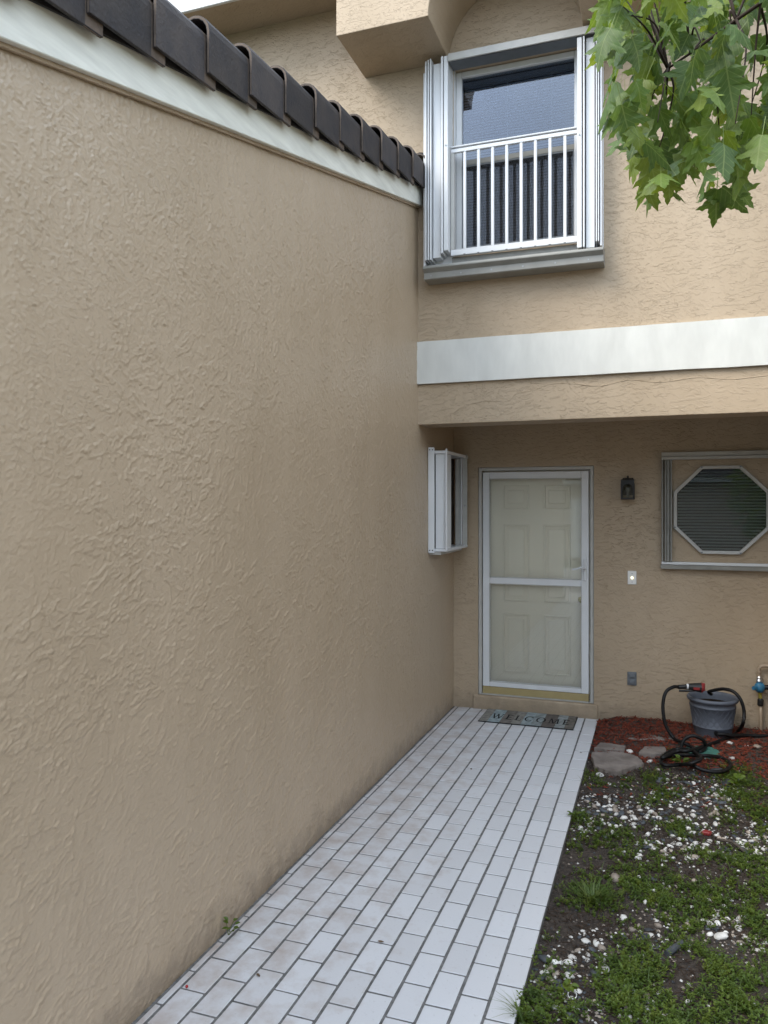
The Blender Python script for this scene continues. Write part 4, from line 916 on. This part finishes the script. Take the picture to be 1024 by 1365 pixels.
gm_ = MB()
for _ in range(16):
    blade(PR+.01+random.uniform(-.01, .03), onZ(690, 1350, 0).y+random.gauss(0, .02), random.uniform(.06, .12), .0018, math.pi+random.gauss(0, .7), random.uniform(.8, 1.5))
tf2 = build('grass_tuft', gm_, M['grass']); tag(tf2, 'few grass blades leaning over the near path edge', 'grass tuft')
def sprig(name, base, h, n, size, label, mats=M['weed'], lean=(0, 0)):
    root = thing(name, label, 'weed', tuple(base)); base = Vector(base); mb = MB()
    for k in range(max(3, n//4)):
        a = random.uniform(0, 6.28); top = base+Vector((math.cos(a)*h*.35+lean[0], math.sin(a)*h*.35+lean[1], h*random.uniform(.6, 1))); mb.tube([base, base.lerp(top, .5)+Vector((0, 0, h*.12)), top], .0014, 5)
    build('stem', mb, M['weed'], root)
    for k in range(n):
        a = random.uniform(0, 6.28); t_ = random.uniform(.35, 1); b = base+Vector((math.cos(a)*h*.3*t_+lean[0]*t_, math.sin(a)*h*.3*t_+lean[1]*t_, h*t_*.9)); mb = MB()
        d = Vector((math.cos(a), math.sin(a), random.uniform(-.1, .5))).normalized(); s = d.cross(Vector((0, 0, 1))).normalized()
        prof_ = [(0, .06), (.25, .42), (.55, .48), (.8, .3), (1, 0)]; V_ = []; 
        for t2, w2 in prof_: V_ += [b+d*size*t2+s*size*w2*.8+Vector((0, 0, size*.12*t2*(1-t2)*4)), b+d*size*t2+Vector((0, 0, -size*.06)), b+d*size*t2-s*size*w2*.8+Vector((0, 0, size*.12*t2*(1-t2)*4))]
        F_ = []
        for i in range(4): F_ += [(3*i, 3*i+1, 3*i+4, 3*i+3), (3*i+1, 3*i+2, 3*i+5, 3*i+4)]
        mb.add(V_, F_); build('leaf', mb, mats, root)
    return root
wb = onZ(294, 1244, 0); sprig('weed_sprig', (WX+.026, wb.y, -.005), .075, 10, .026, 'small green weed sprouting where the stucco wall meets the path', lean=(.022, 0))
b_ = onZ(908, 1020, .01); sprig('weed_sprig', (b_.x, b_.y, .0), .07, 7, .05, 'lone pale broadleaf weed growing in front of the hose loop')
b_ = onZ(983, 1048, -.01); sprig('weed_sprig', (b_.x, b_.y, hz(b_.x, b_.y)), .06, 6, .06, 'bright broadleaf weed among the grass right of the dark pebbles')
b_ = onZ(755, 1330, -.02); sprig('weed_sprig', (b_.x, b_.y, hz(b_.x, b_.y)), .07, 12, .03, 'leafy weed clump nearest the camera beside the path')
b_ = onZ(765, 1092, -.02); sprig('weed_sprig', (b_.x, b_.y, hz(b_.x, b_.y)), .06, 14, .028, 'leafy weed creeping over the path edge halfway to the door')

# crumbs on the path
for (px_, py_, s, lab) in [(628, 1026, .010, 'tiny dark leaf bit on the path below the mat'), (775, 1004, .012, 'dead leaf crumb at the far right edge of the path'), (508, 1257, .014, 'crumpled dry leaf lying mid path'), (345, 1302, .010, 'brown crumb on the soiled bricks near the wall'), (522, 1056, .011, 'dark speck of leaf on the path halfway along the wall')]:
    p_ = onZ(px_, py_, 0); mb = MB(); V_ = []
    for k in range(7): a = k*2*math.pi/7; r_ = s*random.uniform(.6, 1.2); V_.append((p_.x+r_*math.cos(a), p_.y+r_*.7*math.sin(a), .004+random.uniform(-.001, .006)))
    V_.append((p_.x, p_.y, .002)); mb.add(V_, [(k, (k+1) % 7, 7) for k in range(7)]); tag(build('dead_leaf', mb, M['deadleaf']), lab, 'leaf')
p_ = onZ(249, 1318, 0); mb = MB(); mb.lathe([(0, -.006), (.004, -.004), (.0062, 0), (.0045, .005), (0, .007)], (p_.x, p_.y, .008), 10); tag(build('berry', mb, M['berry'], smooth=True), 'single red berry on the near bricks by the wall', 'berry')
p_ = onZ(941, 1107, -.01); mb = MB(); mb.extr([(p_.x-.03, p_.y-.02), (p_.x+.02, p_.y-.025), (p_.x+.035, p_.y+.005), (p_.x-.005, p_.y+.025)], 'z', hz(p_.x, p_.y), hz(p_.x, p_.y)+.022); tag(build('brick_chip', mb, M['redp'], bev=.005), 'bright red chip lying among the white pebbles', 'chip')
mb = MB(); a, b = onZ(958, 1116, -.01), onZ(993, 1133, -.01); mb.tube(smoothpath([(a.x, a.y, hz(a.x, a.y)+.012), ((a.x+b.x)/2+.01, (a.y+b.y)/2, -.005), (b.x, b.y, hz(b.x, b.y)+.01)], 5), [.008]*11, 7); tag(build('stick', mb, M['bark'], smooth=True), 'short grey stick lying across the bed at right', 'stick')
a, b = onZ(889, 1267, -.01), onZ(911, 1252, -.01); mb = MB(); mb.tube([(a.x, a.y, hz(a.x, a.y)+.012), (b.x, b.y, hz(b.x, b.y)+.02)], [.016, .014], 6); tag(build('slate_shard', mb, M['dpeb'], bev=.003), 'elongated black slate shard poking out of the near weeds', 'stone')
mb = MB(); rc = onZ(763, 1332, -.01); mb.tube([(rc.x+.016*math.cos(k*math.pi/10), rc.y+.016*math.sin(k*math.pi/10), hz(rc.x, rc.y)+.03+.006*math.sin(k*math.pi/10)) for k in range(21)], .002, 6); tag(build('ring', mb, M['plate'], smooth=True), 'small pale ring lying in the near weeds by the path', 'ring')

# ------------------------------------------------------------------ maple tree: trunk outside the frame on the right, branch hanging into view
tree = thing('maple_tree', 'maple tree with lobed green leaves hanging into the upper right corner', 'tree', (1.75, 2.9, -.03))
TB = Vector((1.75, 2.9, -.05))
tp = smoothpath([TB, TB+Vector((.02, -.03, .9)), TB+Vector((-.04, -.02, 1.9)), TB+Vector((.02, .05, 3.0)), TB+Vector((0, .02, 4.2)), TB+Vector((.05, 0, 5.2))], 5)
mb = MB(); mb.tube(tp, [.085*(1-.75*i/(len(tp)-1))+(.03 if i == 0 else 0) for i in range(len(tp))], 12); trunk = build('trunk', mb, M['bark'], tree, smooth=True)
def leaf_mesh(i):
    half = [(.0, .0), (.09, -.05), (.20, -.04), (.30, .03), (.43, .07), (.36, .15), (.33, .22), (.27, .25), (.36, .31), (.43, .41), (.50, .43), (.60, .53), (.47, .53), (.40, .57), (.31, .51), (.21, .49), (.23, .60), (.18, .64), (.20, .73), (.11, .78), (.10, .87), (.0, 1.04)]
    bm = bmesh.new(); rnd = random.Random(i); cv = rnd.uniform(.15, .45); fold = rnd.uniform(.15, .45); wv = rnd.uniform(.02, .07); skew = rnd.uniform(-.12, .12)
    mids = [0, .16, .34, .5, .68, .84]
    def Z(x, y): return -fold*abs(x)*.6-cv*(y*y*.5+x*x*.35)+wv*math.sin(9*x+5*y+i)
    tess = [list(t3) for t3 in tessellate_polygon([[Vector((x, y, 0)) for x, y in half+[(0, y) for y in reversed(mids[1:])]]])]
    for s in (-1, 1):
        pts_ = half+[(0, y) for y in reversed(mids[1:])]
        V_ = [bm.verts.new((s*x+skew*y*y, y, Z(s*x, y))) for x, y in pts_]
        for t3 in tess: bm.faces.new([V_[k] for k in (t3 if s > 0 else t3[::-1])])
    w_ = .008
    V_ = [bm.verts.new(p) for p in ((-w_, -.55, .10), (w_, -.55, .10), (w_, 0, 0), (-w_, 0, 0))]; bm.faces.new(V_)
    bmesh.ops.remove_doubles(bm, verts=bm.verts, dist=.0005)
    me = bpy.data.meshes.new('leaf'); bm.to_mesh(me); bm.free(); me.materials.append(M['leaf'])
    for p_ in me.polygons: p_.use_smooth = True
    return me
LM = [leaf_mesh(i) for i in range(8)]
# lower and left outline of the hanging crown in view, in photo pixels
OUT = [(804, -60), (808, 20), (812, 70), (816, 130), (838, 190), (852, 222), (868, 252), (900, 238), (925, 222), (945, 250), (962, 272), (982, 252), (1000, 216), (1100, 205)]
def inside(px_, py_):
    for (ax, ay), (bx, by) in zip(OUT[:6], OUT[1:6]):
        if ay <= py_ < by and px_ < ax+(bx-ax)*(py_-ay)/(by-ay): return False
    for (ax, ay), (bx, by) in zip(OUT[5:], OUT[6:]):
        if ax <= px_ < bx: return py_ < ay+(by-ay)*(px_-ax)/(bx-ax)
    return px_ >= 800 and py_ < OUT[5][1]
leaves = []; tries = 0
while len(leaves) < 296 and tries < 40000:
    tries += 1
    d = random.uniform(1.95, 2.65); px_ = random.uniform(795, 1075); py_ = random.uniform(-70, 290)
    if not inside(px_, py_): continue
    u = (px_-512)/1025; p_ = Vector((d*(-S_+u*C_), d*(C_+u*S_), CAMH+(674-py_)/1025*d))
    if noise.noise(p_*6.5) < -.42: continue
    if any((p_-q).length < .030 for q in leaves): continue
    leaves.append(p_)
# limbs
limb = smoothpath([tp[13], TB+Vector((-.45, -.25, 3.25)), TB+Vector((-.9, -.5, 3.42)), TB+Vector((-1.35, -.55, 3.36)), TB+Vector((-1.72, -.5, 3.2))], 6)
mb = MB(); mb.tube(limb, [.019*(1-.84*i/(len(limb)-1)) for i in range(len(limb))], 7); br = build('branch', mb, M['twigbark'], tree, smooth=True)
nodes = []
order = sorted(leaves, key=lambda p: noise.noise(p*3))
twigs = []
ends = []
for p_ in leaves:
    if all((p_-e).length > .19 for e in ends): ends.append(p_)
mbt = None; tw_pts = []
for e in ends:
    a = min(limb, key=lambda q: (q-e).length*1.0+(.3 if q.x < e.x else 0)); e2 = e+Vector((.03, .02, .06)); m1 = a.lerp(e2, .5)+Vector((random.gauss(0, .02), random.gauss(0, .02), .05))
    pth = smoothpath([a, m1, e2], 5); mb = MB(); mb.tube(pth, [.0042*(1-.7*i/(len(pth)-1)) for i in range(len(pth))], 5); build('twig', mb, M['twigbark'], br, smooth=True)
    tw_pts += pth[3:]
def leaf_rot(p_, org):
    out = (p_-org); out.z = 0; out = out.normalized() if out.length > 1e-4 else Vector((-1, 0, 0))
    out = (out*.5+Vector((random.gauss(0, .6), random.gauss(0, .6), 0))); tipd = (out.normalized()*random.uniform(.25, .95)+Vector((0, 0, -random.uniform(.35, 1.1)))).normalized()
    nrm = Vector((random.gauss(0, .5), random.gauss(-.25, .5), random.uniform(.4, 1.1))); nrm = (nrm-tipd*nrm.dot(tipd)).normalized(); xx = tipd.cross(nrm)
    return Matrix((xx, tipd, nrm)).transposed()
for p_ in leaves:
    org = min(tw_pts, key=lambda q: (q-p_).length)
    o = put('leaf', random.choice(LM), M['leaf'], tree, p_); o.rotation_euler = leaf_rot(p_, org).to_euler(); s = random.uniform(.072, .120); o.scale = (s*random.uniform(.85, 1.05), s, s)
# the rest of the crown, out of the picture
crown = MB(); vs_l = [[(v.co.x, v.co.y, v.co.z) for v in me.vertices] for me in LM]; fs_l = [[tuple(p_.vertices) for p_ in me.polygons] for me in LM]
n = 0; tries = 0
while n < 1500 and tries < 30000:
    tries += 1
    p_ = Vector((random.uniform(.3, 3.3), random.uniform(1.4, 4.4), random.uniform(2.6, 5.6)))
    q = (p_-Vector((1.75, 2.9, 4.0)))
    if (q.x/1.5)**2+(q.y/1.4)**2+(q.z/1.5)**2 > 1 or noise.noise(p_*2.2) < -.15: continue
    ex = proj(p_)
    if ex[0] < 1090 and ex[1] > -90: continue
    rot = leaf_rot(p_, Vector((1.75, 2.9, 4.2))); s = random.uniform(.07, .11); k = random.randrange(8)
    crown.add([p_+rot@(Vector(v)*s) for v in vs_l[k]], fs_l[k]); n += 1
build('crown', crown, M['crownleaf'], tree, stuff=True)
for k in range(7):
    a = k*.9+.4; st_ = tp[12+k]; e = st_+Vector((math.cos(a)*.95, math.sin(a)*.9, random.uniform(.3, .9)))
    if proj(e)[0] < 1100 and proj(e)[1] > -120: continue
    mb = MB(); mb.tube(smoothpath([st_, st_.lerp(e, .5)+Vector((0, 0, .1)), e], 4), [.026-.0023*i for i in range(9)], 6); build('branch', mb, M['twigbark'], tree, smooth=True)

# ------------------------------------------------------------------ the house across the way (seen in the storm door glass)
opp = thing('opposite_house', 'beige house across the driveway with white fascia and tiled roof, reflected in the door glass', 'building', (1, -15, 0))
mb = MB(); mb.box(-9, 11, -21, -15.2, -.1, 5.7); build('wall', mb, M['stucco_front'], opp)
mb = MB(); mb.box(-9.4, 11.4, -14.78, -14.74, 5.55, 5.78); build('fascia', mb, M['trim'], opp)
mb = MB(); mb.extr([(-14.6, 5.79), (-18, 7.1), (-21.5, 5.8), (-21.5, 5.75), (-14.6, 5.73)], 'x', -9.5, 11.5); build('roof', mb, M['tile'], opp)
mb = MB(); mb.box(-7, 9, -15.19, -14, -.1, 2.8); build('wall', mb, M['stucco_front'], opp)
mb = MB(); mb.box(-7.4, 9.4, -13.55, -13.51, 2.65, 2.85); build('fascia', mb, M['trim'], opp)
mb = MB(); mb.extr([(-13.4, 2.86), (-15.19, 3.4), (-15.19, 3.34), (-13.4, 2.80)], 'x', -7.5, 9.5); build('roof', mb, M['tile'], opp)
mb = MB(); mb.box(-2.9, -.9, -13.99, -13.96, 0, 2.1); gd = build('reflection_panel', mb, M['trim'], opp)  # made-up bright panel, placed to reflect in the storm door glass
for k in range(4):
    mb = MB(); mb.box(-2.86, -.94, -13.958, -13.945, .03+k*.52, .50+k*.52); build('panel', mb, M['trim'], gd, bev=.006)
st = thing('reflection_tree', 'unseen leafy tree added behind the camera to darken the octagonal window', 'tree', (3.6, -8.6, -.1))  # added tree out of view, gives the octagon pane a dark reflection
mb = MB(); mb.tube([(3.6, -8.6, -.1), (3.62, -8.58, 1.2), (3.58, -8.6, 3.2)], [.11, .085, .05], 10); build('trunk', mb, M['bark'], st, smooth=True)
lc = MB(); n = 0
while n < 1700:
    q = Vector((random.uniform(-1, 1), random.uniform(-1, 1), random.uniform(-1, 1)))
    if q.length > 1: continue
    p_ = Vector((3.6+q.x*1.9, -8.6+q.y*1.7, 2.5+q.z*1.9)); rot = leaf_rot(p_, Vector((3.6, -8.6, 2.8))); sz = random.uniform(.15, .26); k = random.randrange(8)
    lc.add([p_+rot@(Vector(v)*sz) for v in vs_l[k]], fs_l[k]); n += 1
build('crown', lc, M['crownleaf'], st, stuff=True)

nb_ = thing('light_block_wing', 'unseen beige stucco wing added on the right to block light', 'building', (6.6, 2, 0))  # made-up wing out of view, cuts light from the right
mb = MB(); mb.extr([(Y0, -.1), (BY+.2, -.1), (BY+.2, zb(FY)+.16), (FY, zb(FY)+.16), (Y0, zb(Y0)+.16)], 'x', 4.7, 9); build('wall', mb, M['stucco_front'], nb_)
mb = MB(); mb.extr([(Y0-.1, zb(Y0-.1)), (FY, zb(FY)), (FY, zb(FY)+.19), (Y0-.1, zb(Y0-.1)+.19)], 'x', 4.66, 4.699); build('rake_board', mb, M['board'], nb_)
mb = MB(); mb.extr([(Y0-.15, zb(Y0-.15)+.2), (FY, zb(FY)+.2), (FY, zb(FY)+.42), (Y0-.15, zb(Y0-.15)+.42)], 'x', 4.6, 9.2); build('roof', mb, M['tile'], nb_)
